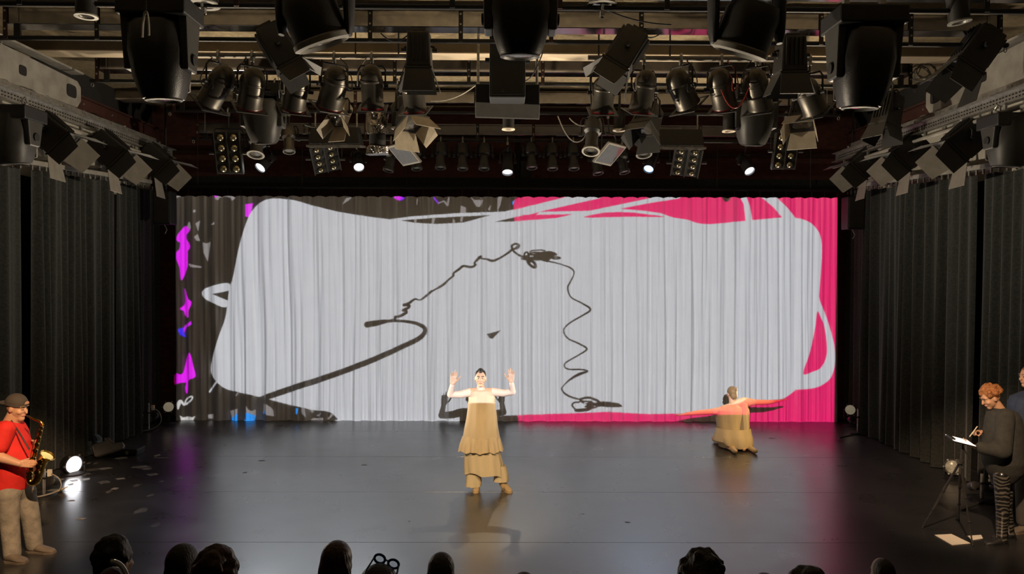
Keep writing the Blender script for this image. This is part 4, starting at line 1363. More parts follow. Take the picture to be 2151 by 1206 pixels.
# odds and ends hanging in the rig
hs_ = thing('hanging_strap', 'pale looped strap hanging in front of the big tapered moving light, saxophonist side', 'strap', at(305, 14, 6.6))
o_ = V(hs_.location)
MB().tube([V(q) for q in smooth([tuple(at(x, y, 6.6) - o_) for x, y in ((299, 78), (300, 50), (304, 27), (309, 27), (312, 48), (313, 74))], 4, False)], 0.011, 6).build('webbing', CABLEW, hs_, flat=False)
MB().tube([at(306.5, 26, 6.6) - o_, at(306.5, 0, 6.6) - o_, V((0, 0, 0)), V((0, 0.0, 6.08 - o_.z)), V((0, 0.35, 6.08 - o_.z))], 0.006, 5).build('cord', CABLE, hs_, flat=False)
co = thing('cable_coil', 'tangled coil of pale cable at the end of the third bridge, tablet artist side', 'cable', at(1945, 150, Y2))
rr = random.Random(8)
for k in range(6):
    c0 = V((rr.uniform(-0.12, 0.12), rr.uniform(-0.04, 0.04), rr.uniform(-0.05, 0.05)))
    MB().tube([c0 + V((0.15 * math.cos(a) * rr.uniform(0.8, 1.1), 0.03 * math.sin(2 * a), 0.12 * math.sin(a) * rr.uniform(0.8, 1.1))) for a in [2 * PI * i / 14 for i in range(14)]], 0.009, 5, closed=True).build('cable_turn', CABLEW, co, flat=False)
MB().tube([V((0, 0, 0.1)), V((-0.2, 0.02, 0.16)), V((on(1860, 160, Y2, Z2).x - co.location.x, 0, Z2 - co.location.z))], 0.009, 5).build('cable_end', CABLEW, co, flat=False)
# ------------------------------------------------------------------ people
SKIN = mat('skin_light', (0.62, 0.38, 0.25), 0.5, vary=0.06)
SKIN2 = mat('skin_tan', (0.55, 0.31, 0.19), 0.5, vary=0.06)
EYEW = mat('eye_white', (0.75, 0.72, 0.68), 0.3, vary=0.02)
EYED = mat('dark_iris', (0.03, 0.02, 0.015), 0.2)
LIP = mat('lips', (0.50, 0.20, 0.16), 0.5)
HAIRK = mat('dark_hair', (0.018, 0.013, 0.011), 0.55, bump=0.5, bscale=90, stretch=(1, 1, 0.2))
HAIRB = mat('brown_hair', (0.24, 0.16, 0.08), 0.5, bump=0.5, bscale=80)
HAIRR = mat('auburn_curls', (0.30, 0.115, 0.035), 0.6, vary=0.4, scale=40, bump=0.8, bscale=70)
DRESS = mat('sand_linen', (0.60, 0.50, 0.365), 0.85, vary=0.07, scale=14, bump=0.15, bscale=40, stretch=(1, 1, 0.25))
DRESS2 = mat('pale_sand_cotton', (0.64, 0.55, 0.41), 0.85, vary=0.06, scale=14, bump=0.15, bscale=40, stretch=(1, 1, 0.25))
SHEER = mat('sheer_pale_sleeve', (0.74, 0.57, 0.48), 0.7, vary=0.05)
BOOT = mat('suede_boot', (0.50, 0.37, 0.23), 0.8)
REDT = mat('red_jersey', (0.62, 0.018, 0.012), 0.8, vary=0.1, scale=10, bump=0.2, bscale=14)
JEAN = mat('faded_grey_denim', (0.22, 0.20, 0.165), 0.9, vary=0.25, scale=12, bump=0.2, bscale=50)
SHOE = mat('brown_grey_shoe', (0.13, 0.105, 0.08), 0.7)
CAPM = mat('charcoal_cap', (0.055, 0.045, 0.036), 0.85)
BRASS = mat('saxophone_brass', (0.75, 0.47, 0.10), 0.2, metal=1.0, vary=0.15)
KNIT = mat('black_knit', (0.032, 0.032, 0.029), 0.9, vary=0.2, scale=20, bump=0.2)
NAVY = mat('navy_jacket', (0.022, 0.035, 0.075), 0.8)
TROU = mat('dark_trouser', (0.05, 0.045, 0.04), 0.85)


def zebra():
    m = mat('zebra_foil_legging', (0.02, 0.02, 0.02), 0.25, spec=0.8)
    t = m.node_tree
    b = t.nodes['Principled BSDF']
    w = t.nodes.new('ShaderNodeTexWave')
    w.inputs['Scale'].default_value = 7
    w.inputs['Distortion'].default_value = 9
    w.inputs['Detail'].default_value = 2
    w.bands_direction = 'Z'
    c = t.nodes.new('ShaderNodeTexCoord')
    t.links.new(c.outputs['Object'], w.inputs['Vector'])
    r = t.nodes.new('ShaderNodeValToRGB')
    r.color_ramp.interpolation = 'CONSTANT'
    r.color_ramp.elements[0].color = (0.012, 0.012, 0.012, 1)
    r.color_ramp.elements[1].color = (0.11, 0.10, 0.085, 1)
    r.color_ramp.elements[1].position = 0.68
    t.links.new(w.outputs['Fac'], r.inputs[0])
    t.links.new(r.outputs[0], b.inputs['Base Color'])
    return m


ZEB = zebra()


def shifted(mb, L):
    mb.v = [p - L for p in mb.v]
    return mb


def basis(fwd, up=(0, 0, 1)):
    """columns: right, forward, up of a head looking along fwd"""
    y = V(fwd).normalized()
    x = y.cross(V(up)).normalized()
    z = x.cross(y)
    return Matrix((x, y, z)).transposed().to_4x4()


def head(mb, c, R, s=1.0, chin=1.0):
    T = Matrix.Translation(c) @ R @ Matrix.Scale(s, 4)
    mb.ball((0, -0.012, 0.025), (0.074, 0.094, 0.10), T, 22, 14)
    mb.ball((0, 0.022, -0.02), (0.064, 0.066, 0.085), T, 20, 12)
    mb.capsule((0, 0.03, -0.06), 0.052, (0, 0.058, -0.088), 0.030 * chin, 14, T)
    for k in (-1, 1):
        mb.ball((k * 0.036, 0.055, -0.022), (0.028, 0.03, 0.026), T)
        mb.ball((k * 0.074, -0.008, -0.006), (0.011, 0.021, 0.032), T)
        mb.capsule((k * 0.014, 0.082, 0.034), 0.010, (k * 0.046, 0.070, 0.034), 0.009, 8, T)
    mb.capsule((0, 0.084, 0.018), 0.010, (0, 0.106, -0.022), 0.0125, 8, T)
    mb.capsule((-0.016, 0.083, -0.054), 0.009, (0.016, 0.083, -0.054), 0.009, 8, T)
    return T


def face(root, T, L, mouth=True, brow=None, shut=False):
    S = Matrix.Translation(-L) @ T
    for k in (-1, 1):
        if shut:
            MB().tube([(k * 0.016, 0.084, 0.013), (k * 0.031, 0.087, 0.009), (k * 0.046, 0.080, 0.012)], [0.0015, 0.0028, 0.0015], 6, M=S).build('eyelid_line', EYED, root, flat=False)
            MB().tube([(k * 0.012, 0.092, 0.038), (k * 0.032, 0.091, 0.044), (k * 0.052, 0.079, 0.038)], [0.004, 0.0045, 0.003], 6, M=S).build('eyebrow', brow or HAIRK, root, flat=False)
            continue
        e = MB().ball((k * 0.031, 0.078, 0.016), (0.0155, 0.009, 0.0085), S, 12, 8).build('eye', EYEW, root, flat=False)
        MB().ball((k * 0.031, 0.0855, 0.016), (0.0075, 0.004, 0.0075), S, 10, 6).build('iris', EYED, e, flat=False)
        MB().tube([(k * 0.012, 0.092, 0.038), (k * 0.032, 0.091, 0.044), (k * 0.052, 0.079, 0.038)], [0.004, 0.0045, 0.003], 6, M=S).build('eyebrow', brow or HAIRK, root, flat=False)
    if mouth:
        MB().tube([(-0.024, 0.083, -0.055), (-0.01, 0.091, -0.053), (0.01, 0.091, -0.053), (0.024, 0.083, -0.055)], [0.003, 0.0055, 0.0055, 0.003], 6, M=S).build('lips', LIP, root, flat=False)


def hand(mb, w, d, n, thumb, L=0.18, curl=(0.15, 0.15, 0.25, 0.35), spread=0.05, tc=0.2, rs=1.0):
    """w wrist, d towards the fingers, n the way the palm faces, thumb: direction of the thumb side"""
    w, d, n = V(w), V(d).normalized(), V(n)
    n = (n - d * n.dot(d)).normalized()
    t = V(thumb)
    t = (t - d * t.dot(d) - n * t.dot(n)).normalized()
    k = L / 0.18
    for i in range(4):
        o = (0.028 - i * 0.0185) * k
        mb.capsule(w + d * 0.012 * k + t * o * 0.7, 0.0155 * k, w + d * 0.085 * k + t * o, 0.0125 * k, 8)
    ln = (0.072, 0.080, 0.074, 0.058)
    for i in range(4):
        o = (0.029 - i * 0.0195) * k
        p = w + d * (0.09 - (0.006 if i in (0, 3) else 0)) * k + t * o
        a = 0.0
        dd = (d + t * spread * (1.5 - i)).normalized()
        r = 0.0094 * k * rs
        for j, fr in enumerate((0.45, 0.3, 0.25)):
            a += curl[i] * (1.0 if j else 0.8)
            q = p + (dd * math.cos(a) + n * math.sin(a)) * ln[i] * k * fr
            mb.capsule(p, r, q, r * 0.92, 8)
            p, r = q, r * 0.92
    p = w + d * 0.022 * k + t * 0.024 * k
    for j, (fr, ang) in enumerate(((0.045, 0.9), (0.034, 0.6), (0.026, 0.45))):
        q = p + (d * math.cos(ang) + t * math.sin(ang) * (1 - tc) + n * tc).normalized() * fr * k
        mb.capsule(p, (0.0145, 0.0115, 0.0105)[j] * k, q, (0.0115, 0.0105, 0.009)[j] * k, 8)
        p = q


def limb(mb, pts, rs, n=14):
    for (a, b, ra, rb) in zip(pts[:-1], pts[1:], rs[:-1], rs[1:]):
        mb.capsule(a, ra, b, rb, n)


def shoe(name, root, L, heel, toe, m, h=0.09, w=0.048):
    heel, toe = V(heel), V(toe)
    d = (toe - heel)
    d.z = 0
    ln = d.length
    d.normalize()
    s = V((-d.y, d.x, 0))
    rg = []
    for t, ww, hh in ((-0.02, 0.5, 0.55), (0.08, 0.85, 1.0), (0.3, 0.9, 1.0), (0.5, 0.95, 0.72), (0.75, 1.05, 0.52), (0.92, 0.8, 0.42), (1.0, 0.4, 0.25)):
        c = heel + d * ln * t
        r = []
        for i in range(14):
            a = 2 * PI * i / 14
            z = math.sin(a)
            zz = (z * 0.5 + 0.5) * hh * h if z > 0 else (0.5 + z * 0.5) * hh * h * 1.0
            r.append(V((c.x, c.y, 0.004)) + s * (w * ww * math.cos(a)) + V((0, 0, max(0.0, zz))))
        rg.append(r)
    o = shifted(MB().loft(rg), L).build(name, m, root, flat=False)
    sole = []
    for t, ww in ((-0.03, 0.6), (0.1, 0.92), (0.4, 0.92), (0.75, 1.1), (0.95, 0.8), (1.02, 0.4)):
        c = heel + d * ln * t
        sole.append((V((c.x, c.y, 0.010)) + s * w * ww, V((c.x, c.y, 0.010)) - s * w * ww))
    poly = [a for a, b in sole] + [b for a, b in reversed(sole)]
    shifted(MB().slab(poly, (0, 0, 1), 0.02), L).build('sole', m, o)
    return o


# ---- standing dancer with raised hands
YD = 10.2


def d1(px, py, dy=0.0):
    return at(px, py, YD + dy)


Lr = floor_at(1030, 1030)
Lr.y = YD
dan = thing('person', 'standing dancer with both hands raised, sleeveless sand-coloured tiered dress over pale sleeves', 'person', Lr)
b = MB()
hc = d1(1009.5, 795, -0.02)
TH = head(b, hc, basis((0.02, -1, -0.03)), 0.98, 0.95)
limb(b, [d1(1009.5, 806), d1(1010, 820, 0.01)], [0.048, 0.055])
limb(b, [d1(990, 824), d1(1032, 824)], [0.06, 0.06])
rgs = [(822, 0.15, 0.075), (835, 0.165, 0.095), (850, 0.15, 0.095), (868, 0.13, 0.085), (888, 0.155, 0.10), (905, 0.17, 0.105), (918, 0.12, 0.09)]
b.loft([ringpts(d1(1011, py), rx, ry, 20) for py, rx, ry in rgs])
armL = [d1(988, 824), d1(966, 829, -0.05), d1(946, 829, -0.08), d1(951, 806, -0.16)]
armR = [d1(1036, 823), d1(1058, 826, -0.05), d1(1077, 823, -0.08), d1(1074, 802, -0.16)]
for A in (armL, armR):
    limb(b, A, [0.052, 0.044, 0.038, 0.026])
hand(b, armL[-1], d1(955, 775, -0.17) - armL[-1], (0, -1, 0), (1, 0, 0), 0.20, (0.05, 0.05, 0.35, 0.45))
hand(b, armR[-1], d1(1074, 769, -0.17) - armR[-1], (0, -1, 0), (-1, 0, 0), 0.20, (0.05, 0.05, 0.35, 0.45))
for A in ([d1(1001, 910), d1(999, 965), d1(1003, 1020)], [d1(1024, 910), d1(1043, 962), d1(1054, 1012)]):
    limb(b, A, [0.085, 0.058, 0.042])
remeshed('body', shifted(b, Lr), SKIN, dan, 0.0065, 2)
face(dan, TH, Lr)
h = MB()
S_ = TH
h.ball((0, -0.024, 0.044), (0.079, 0.092, 0.086), S_, 22, 12)
h.capsule((0, 0.05, 0.11), 0.026, (0, 0.035, 0.138), 0.010, 10, S_)
h.capsule((0, -0.03, 0.10), 0.045, (0, 0.045, 0.108), 0.026, 10, S_)
remeshed('hair', shifted(h, Lr), HAIRK, dan, 0.008, 1)
for A in (armL, armR):
    s = MB()
    limb(s, A[:-1] + [A[-2].lerp(A[-1], 0.86)], [0.060, 0.051, 0.046, 0.034])
    remeshed('sleeve', shifted(s, Lr), SHEER, dan, 0.010, 2)


def sides(rows, y0, ry=0.62, n=56, wob=0.0, k=14, ph=0.0, grow=1.0, zadd=None):
    """rings of a garment from its outline in the photograph: (py, left px, right px)"""
    out = []
    N_ = len(rows)
    for j, (py, l, r) in enumerate(rows):
        c = at((l + r) / 2, py, y0)
        rx = (r - l) / 2 * mpp(y0)
        g = (j / max(N_ - 1, 1)) ** grow
        rr = []
        for i in range(n):
            a = 2 * PI * i / n
            w = 1 + wob * g * (math.sin(k * a + ph) + 0.5 * math.sin((k * 0.6) * a + 2 * ph + 1))
            q = c + V((rx * math.cos(a) * (1 + (w - 1) * 0.4), rx * ry * math.sin(a) * w, 0))
            if zadd and j == N_ - 1:
                q.z += zadd(a)
            rr.append(q)
        out.append(rr)
    return out


def cloth(name, rings, m, root, L, caps=False):
    return shifted(MB().loft(rings, caps=caps), L).build(name, m, root, flat=False)


bd = MB()
bd.loft(sides([(818, 996, 1030), (821, 987, 1037), (827, 985, 1039), (836, 984, 1040), (850, 984, 1040), (862, 984, 1041)], YD, 0.68, 32))
remeshed('bodice', shifted(bd, Lr), DRESS, dan, 0.010, 2)
cloth('collar', [ringpts(d1(1010, py, 0.0), r, r, 20) for py, r in ((812.5, 0.058), (815, 0.064), (819, 0.078), (821, 0.085))], SHEER, dan, Lr)
cloth('skirt', sides([(843, 983, 1041), (860, 982, 1042), (880, 979, 1044), (900, 975, 1046), (918, 972, 1049)], YD, 0.66, 90, 0.06, 9), DRESS, dan, Lr)
cloth('ruffle_tier', sides([(914, 973, 1048), (920, 970, 1050), (932, 966, 1053), (946, 963, 1056)], YD, 0.66, 120, 0.085, 19, 0.4, 0.6, lambda a: 0.012 * math.sin(9 * a)), DRESS, dan, Lr)
cloth('underskirt', sides([(936, 976, 1049), (950, 975, 1051), (970, 974, 1056), (992, 975, 1060)], YD, 0.62, 110, 0.06, 11, 1.1, 0.7, lambda a: -0.06 * max(0.0, math.cos(a)) + 0.02 * math.sin(5 * a)), DRESS2, dan, Lr)
cloth('trouser_leg', sides([(978, 981, 1010), (1000, 979, 1011), (1014, 978, 1012), (1021, 977, 1011)], YD - 0.02, 0.8, 48, 0.06, 7, 0.2), DRESS2, dan, Lr)
cloth('trouser_leg', sides([(978, 1034, 1063), (992, 1036, 1067), (1004, 1037, 1069), (1011, 1036, 1068)], YD - 0.01, 0.8, 48, 0.06, 7, 0.9), DRESS2, dan, Lr)
for (px, py, px2, py2, tx, ty) in ((1003, 1008, 1002, 1028, 999, 1036), (1053, 1004, 1058, 1026, 1072, 1032)):
    f0, f1 = floor_at(px2, py2), floor_at(tx, ty)
    f0.y = YD + 0.02
    f1 = V((f1.x, YD - 0.16, 0))
    sh_ = shoe('boot', dan, Lr, f0 + V((0, 0.05, 0)), f1, BOOT, 0.1, 0.046)
    s = MB()
    limb(s, [V((f0.x, YD, 0.06)), at(px, py, YD)], [0.05, 0.058])
    remeshed('boot_shaft', shifted(s, Lr), BOOT, sh_, 0.012, 2)

# ---- kneeling dancer seen from behind
YK = 12.7


def d2(px, py, dy=0.0):
    return at(px, py, YK + dy)


Lk = V((d2(1540, 900).x, YK, 0))
kn = thing('person', 'kneeling dancer seen from behind with arms stretched wide, sand-coloured dress', 'person', Lk)
b = MB()
hc = d2(1537, 827, 0.02)
TK = head(b, hc, basis((-0.25, 1, -0.12)), 1.0)
limb(b, [d2(1537, 838), d2(1539, 850)], [0.05, 0.062])
limb(b, [d2(1513, 865), d2(1560, 847)], [0.06, 0.07])
b.loft([ringpts(d2(1540 + o, py), rx, ry, 20) for py, rx, ry, o in ((852, 0.15, 0.08, 0), (865, 0.19, 0.11, -1), (885, 0.17, 0.11, -1), (903, 0.16, 0.12, 0), (918, 0.19, 0.15, 0), (930, 0.15, 0.12, 0))])
kL = [d2(1508, 864), d2(1465, 867, 0.02), d2(1440, 870, 0.03)]
kR = [d2(1564, 845), d2(1612, 845, 0.02), d2(1635, 842.5, 0.03)]
for A in (kL, kR):
    limb(b, A, [0.055, 0.042, 0.027])
hand(b, kL[-1], d2(1424, 872, 0.03) - kL[-1], (0, 0, -1), (0, 1, 0), 0.18, (0.05, 0.05, 0.08, 0.1))
hand(b, kR[-1], d2(1652, 838, 0.03) - kR[-1], (0, 0, -1), (0, 1, 0), 0.18, (0.05, 0.05, 0.08, 0.1))
for sx in (-1, 1):
    hip = d2(1540 + sx * 10, 922)
    knee = V((hip.x + sx * 0.10, YK + 0.42, 0.075))
    ank = V((hip.x + sx * 0.05, YK - 0.10, 0.06))
    toe = V((hip.x + sx * 0.02, YK - 0.26, 0.045))
    limb(b, [hip, knee, ank, toe], [0.10, 0.07, 0.045, 0.035])
remeshed('body', shifted(b, Lk), SKIN, kn, 0.0075, 2)
h = MB()
h.ball((0, -0.022, 0.035), (0.083, 0.098, 0.096), TK, 22, 12)
h.ball((0, -0.07, -0.03), (0.066, 0.045, 0.07), TK, 16, 10)
h.ball((0.01, -0.085, 0.075), (0.05, 0.045, 0.045), TK, 16, 10)
remeshed('hair', shifted(h, Lk), HAIRB, kn, 0.009, 1)
MB().ball(TK @ V((0.01, -0.105, 0.085)) - Lk, (0.036, 0.03, 0.034), None, 14, 8).build('hair_bun', HAIRB, kn, flat=False)
bd = MB()
bd.loft(sides([(848, 1530, 1556), (854, 1514, 1570), (861, 1504, 1574), (868, 1503, 1575), (885, 1505, 1574), (905, 1507, 1575), (918, 1502, 1578)], YK, 0.58, 72, 0.07, 7, 0.8, 0.7))
limb(bd, [kL[0], kL[0].lerp(kL[1], 0.22)], [0.07, 0.058])
limb(bd, [kR[0], kR[0].lerp(kR[1], 0.35)], [0.09, 0.06])
limb(bd, [d2(1540, 850), d2(1560, 846)], [0.07, 0.09])
remeshed('bodice', shifted(bd, Lk), DRESS, kn, 0.011, 2)
cloth('skirt', sides([(898, 1505, 1576), (912, 1500, 1579), (924, 1499, 1582), (936, 1504, 1583)], YK - 0.02, 0.8, 110, 0.05, 8, 0.6, 0.8, lambda a: 0.07 * max(0, math.sin(a * 2.0 + 0.6)) - 0.0), DRESS, kn, Lk)
cloth('underskirt', sides([(912, 1506, 1578), (926, 1507, 1581), (938, 1511, 1582)], YK, 0.75, 90, 0.05, 7, 0.2, 0.8), DRESS2, kn, Lk)
for sx, px in ((-1, 1530), (1, 1567)):
    f = MB()
    p = d2(px, 932)
    f.capsule(V((p.x, YK - 0.2, 0.055)), 0.05, V((p.x + sx * 0.02, YK - 0.40, 0.045)), 0.042, 14)
    f.capsule(V((p.x + sx * 0.02, YK - 0.40, 0.045)), 0.042, V((p.x + sx * 0.015, YK - 0.46, 0.06)), 0.034, 14)
    remeshed('soft_shoe', shifted(f, Lk), BOOT, kn, 0.012, 2)
st = []
for t in range(9):
    py = 848 + t * 10.2
    c = d2(1565 + t * 0.6, py, -0.125 - 0.01 * math.sin(t * 0.35) - t * 0.011)
    st.append([c + V((-0.045, 0.0, 0)), c + V((0, -0.02, 0)), c + V((0.045, 0.01, 0)), c + V((0.0, 0.0, 0))])
shifted(MB().loft(st), Lk).build('stole', DRESS2, kn, flat=False)

# ---- saxophonist
YX = 7.8


def d3(px, py, dy=0.0):
    return at(px, py, YX + dy)


Lx = V((d3(35, 1170).x, YX, 0))
sax = thing('person', 'saxophonist in red T-shirt, grey jeans and backwards dark cap', 'person', Lx)
b = MB()
hc = d3(36, 857)
TX = head(b, hc, basis((1, -0.12, -0.22)), 1.08, 1.15)
b.capsule((-0.0, -0.0, -0.085), 0.062, (0.0, -0.02, -0.13), 0.07, 14, TX)
limb(b, [d3(30, 870), d3(20, 892)], [0.066, 0.075])
b.loft([ringpts(d3(px, py), rx, ry, 22) for px, py, rx, ry in ((16, 888, 0.10, 0.17), (16, 905, 0.14, 0.21), (18, 935, 0.16, 0.20), (24, 965, 0.18, 0.19), (26, 995, 0.18, 0.19), (24, 1022, 0.14, 0.17))])
aN = [d3(12, 903, -0.2), d3(-8, 958, -0.28), d3(40, 974, -0.26)]
aF = [d3(18, 903, 0.2), d3(34, 955, 0.24), d3(66, 931, 0.12)]
limb(b, [aN[0], aN[0].lerp(aN[1], 0.5), aN[1], aN[1].lerp(aN[2], 0.35), aN[2]], [0.075, 0.064, 0.052, 0.050, 0.034])
limb(b, [aF[0], aF[1], aF[2]], [0.07, 0.05, 0.033])
hand(b, aN[-1], V((1, 0.35, -0.12)), V((0.1, 1, -0.2)), V((0.1, 0.2, 1)), 0.19, (0.5, 0.55, 0.55, 0.6), 0.06, 0.6)
hand(b, aF[-1], V((1, -0.35, 0.02)), V((0.2, -1, -0.1)), V((0, 0, 1)), 0.19, (0.5, 0.6, 0.6, 0.6), 0.06, 0.6)
remeshed('body', shifted(b, Lx), SKIN2, sax, 0.007, 2)
face(sax, TX, Lx, brow=HAIRB, shut=True)
cp = MB()
cp.ball((0, -0.018, 0.045), (0.083, 0.104, 0.092), TX, 24, 14)
cp.box((0, -0.02, -0.06), (0.3, 0.3, 0.12), TX)
# cut the lower half away: build as a dome instead
cp = MB()
dome = []
for j in range(9):
    t = j / 8 * PI / 2
    dome.append([V((0.085 * math.cos(t) * math.cos(a), -0.016 + 0.106 * math.cos(t) * math.sin(a), 0.045 + 0.095 * math.sin(t) + 0.0)) for a in [2 * PI * i / 28 for i in range(28)]])
cp.loft(dome, Matrix.Translation(-Lx) @ TX, caps=True)
cap = cp.build('cap', CAPM, sax, flat=False)
MB().loft([[V((0.087 * math.cos(a), -0.016 + 0.108 * math.sin(a), z)) for a in [2 * PI * i / 28 for i in range(28)]] for z in (0.028, 0.062)], Matrix.Translation(-Lx) @ TX, caps=False).build('cap_band', CAPM, cap, flat=False)
MB().slab([V((x, y, 0.03 - 0.1 * (abs(y) - 0.1))) for x, y in ((-0.075, -0.08), (-0.07, -0.15), (-0.03, -0.185), (0.03, -0.185), (0.07, -0.15), (0.075, -0.08))], (0, -0.1, 1), 0.008, Matrix.Translation(-Lx) @ TX).build('peak', CAPM, cap)
MB().slab([V((0.028 * math.cos(a), 0.092, 0.062 + 0.028 * math.sin(a))) for a in [PI * i / 8 for i in range(9)]], (0, 1, 0.2), 0.004, Matrix.Translation(-Lx) @ TX).build('strap_gap', SKIN2, cap)
ts = MB()
ts.loft([ringpts(d3(px, py), rx, ry, 26) for px, py, rx, ry in ((20, 884, 0.085, 0.12), (16, 893, 0.13, 0.20), (16, 908, 0.165, 0.24), (20, 935, 0.19, 0.23), (27, 962, 0.21, 0.215), (28, 992, 0.205, 0.21), (23, 1014, 0.185, 0.205), (20, 1027, 0.18, 0.20))])
limb(ts, [aN[0], aN[0].lerp(aN[1], 0.62)], [0.095, 0.085])
limb(ts, [aF[0], aF[0].lerp(aF[1], 0.6)], [0.09, 0.08])
remeshed('t_shirt', shifted(ts, Lx), REDT, sax, 0.011, 2)
pr = MB()
for k in range(5):
    p = d3(40 + k * 2.0, 905 + k * 9, -0.02)
    pr.ball(V((Lx.x, 0, 0)) * 0 + p - Lx + V((0.02, -0.1 + 0.012 * k, 0)), (0.02, 0.02, 0.03), None, 8, 6)
for A, nm in (([d3(16, 1028, -0.1), d3(20, 1095, -0.1), d3(26, 1168, -0.13)], 0), ([d3(48, 1026, 0.1), d3(64, 1085, 0.1), d3(72, 1146, 0.12)], 1)):
    j = MB()
    limb(j, [d3(28, 1020), A[0].lerp(A[1], 0.15)], [0.15, 0.118], 18)
    limb(j, [A[0].lerp(A[1], 0.1), A[1], A[2] + V((0, 0, 0.015))], [0.115, 0.092, 0.082], 18)
    remeshed('trouser_leg', shifted(j, Lx), JEAN, sax, 0.013, 2)
an = d3(26, 1180, -0.13)
shoe('shoe', sax, Lx, V((d3(8, 1180, -0.2).x, YX - 0.16, 0)), V((d3(56, 1180, -0.2).x, YX - 0.2, 0)), SHOE, 0.1, 0.055)
shoe('shoe', sax, Lx, V((d3(58, 1150, 0.1).x, YX + 0.12, 0)), V((d3(118, 1150, 0.1).x, YX + 0.07, 0)), SHOE, 0.1, 0.055)
MB().tube([d3(24, 884, -0.12) - Lx, d3(44, 915, -0.2) - Lx, d3(62, 945, -0.2) - Lx], 0.008, 6).build('neck_strap', CABLE, sax, flat=False)

ZS = -0.16
Ls = d3(66, 1008, ZS)
sx_ = thing('saxophone', 'golden alto saxophone held by the man in red', 'saxophone', Ls)


def q3(px, py, dy=0.0):
    return d3(px, py, ZS + dy) - Ls


def spline(pts, k=5):
    return [V(p) for p in smooth([tuple(p) for p in pts], k, False)]


MB().tube([q3(55, 873), q3(62, 876)], [0.009, 0.013], 10).build('mouthpiece', EYED, sx_, flat=False)
nk = spline([q3(62, 876), q3(70, 880), q3(79, 883), q3(86, 887), q3(89.5, 894)])
MB().tube(nk, [0.009 + 0.006 * i / len(nk) for i in range(len(nk))], 10).build('neck', BRASS, sx_, flat=False)
bt = spline([q3(89.5, 894), q3(86, 905), q3(80, 928), q3(74, 950), q3(67, 980), q3(63, 1000)])
MB().tube(bt, [0.016 + 0.014 * i / len(bt) for i in range(len(bt))], 14).build('body_tube', BRASS, sx_, flat=False)
bw = spline([q3(63, 998), q3(62, 1008), q3(67, 1014), q3(75, 1012), q3(80, 1003)])
MB().tube(bw, [0.031 + 0.006 * i / len(bw) for i in range(len(bw))], 14).build('bow', BRASS, sx_, flat=False)
bl = spline([q3(80, 1003), q3(84, 990), q3(88, 974), q3(93, 965), q3(99, 957)])
nb = len(bl)
MB().tube(bl, [0.037 + 0.012 * (i / nb) + 0.034 * (i / nb) ** 5 for i in range(nb)], 18).build('bell', BRASS, sx_, flat=False)
e = bl[-1]
tdir = (bl[-1] - bl[-3]).normalized()
Tb = Matrix.Translation(e) @ tdir.to_track_quat('Z', 'Y').to_matrix().to_4x4()
MB().lathe([(0.07, -0.004), (0.082, 0.004), (0.076, 0.01), (0.055, -0.008), (0.03, -0.03)], Tb, 24, caps=False).build('bell_rim', BRASS, sx_, flat=False)
for k in range(9):
    p = bt[2 + k * 3] if 2 + k * 3 < len(bt) else bt[-1]
    o = MB().cyl(p + V((0.01, -0.02, 0)), p + V((0.016, -0.042, 0)), 0.016 + 0.0015 * k, n=12).build('key_cup', BRASS, sx_, flat=False)
for s in (-0.018, 0.02):
    MB().tube([p + V((s, -0.038, 0)) for p in bt[2:-2:3]], 0.004, 6).build('key_rod', BRASS, sx_, flat=False)
for k in (5, 9, 13):
    p = bl[k]
    MB().cyl(p + V((0, -0.035, 0)), p + V((0, -0.058, 0)), 0.026, n=14).build('key_cup', BRASS, sx_, flat=False)
MB().tube([q3(78, 1000, -0.05), q3(84, 984, -0.06), q3(80, 968, -0.05)], 0.004, 5).build('key_guard', BRASS, sx_, flat=False)

# ---- artist drawing on a tablet
YT = 8.2


def d4(px, py, dy=0.0):
    return at(px, py, YT + dy)


Lt = V((d4(2105, 1140).x, YT, 0))
ta = thing('person', 'artist with short auburn curls and loose black sweater drawing on a tablet', 'person', Lt)
b = MB()
hc = d4(2081, 836)
TT = head(b, hc, basis((-1, 0.12, -0.55), (0, 0, 1)), 1.0, 0.9)
limb(b, [d4(2090, 846), d4(2100, 862)], [0.052, 0.062])
b.loft([ringpts(d4(px, py), rx, ry, 20) for px, py, rx, ry in ((2104, 864, 0.08, 0.12), (2106, 885, 0.10, 0.14), (2108, 930, 0.10, 0.13), (2110, 975, 0.11, 0.13), (2110, 1000, 0.10, 0.12))])
tN = [d4(2112, 876, -0.18), d4(2105, 946, -0.25), d4(2050, 939, -0.12)]
tF = [d4(2096, 874, 0.18), d4(2084, 930, 0.24), d4(2063, 908, 0.1)]
limb(b, tN, [0.06, 0.045, 0.027])
limb(b, tF, [0.06, 0.045, 0.027])
hand(b, tN[-1], d4(2026, 930, -0.06) - tN[-1], (0, 0.5, 1), (0, 1, 0.3), 0.17, (0.4, 0.4, 0.45, 0.5), 0.04, 0.5)
hand(b, tF[-1], V((-1, -0.1, 0.15)), (0.1, -0.5, -1), (0, -1, 0.2), 0.17, (0.75, 0.8, 0.9, 0.9), 0.03, 0.7)
remeshed('body', shifted(b, Lt), SKIN2, ta, 0.007, 2)
face(ta, TT, Lt, brow=HAIRR, shut=True)
h = MB()
rr = random.Random(2)
h.ball((0, -0.03, 0.05), (0.088, 0.10, 0.092), TT, 20, 12)
for k in range(60):
    a, e2 = rr.uniform(0, 2 * PI), rr.uniform(-0.2, 1.4)
    p = V((0.085 * math.cos(a) * math.cos(e2), -0.03 + 0.1 * math.sin(a) * math.cos(e2), 0.05 + 0.09 * math.sin(e2)))
    if p.y > 0.03 and p.z < 0.07:
        continue
    h.ball(p, rr.uniform(0.018, 0.03), TT, 8, 6)
remeshed('hair', shifted(h, Lt), HAIRR, ta, 0.008, 1)
sw = MB()
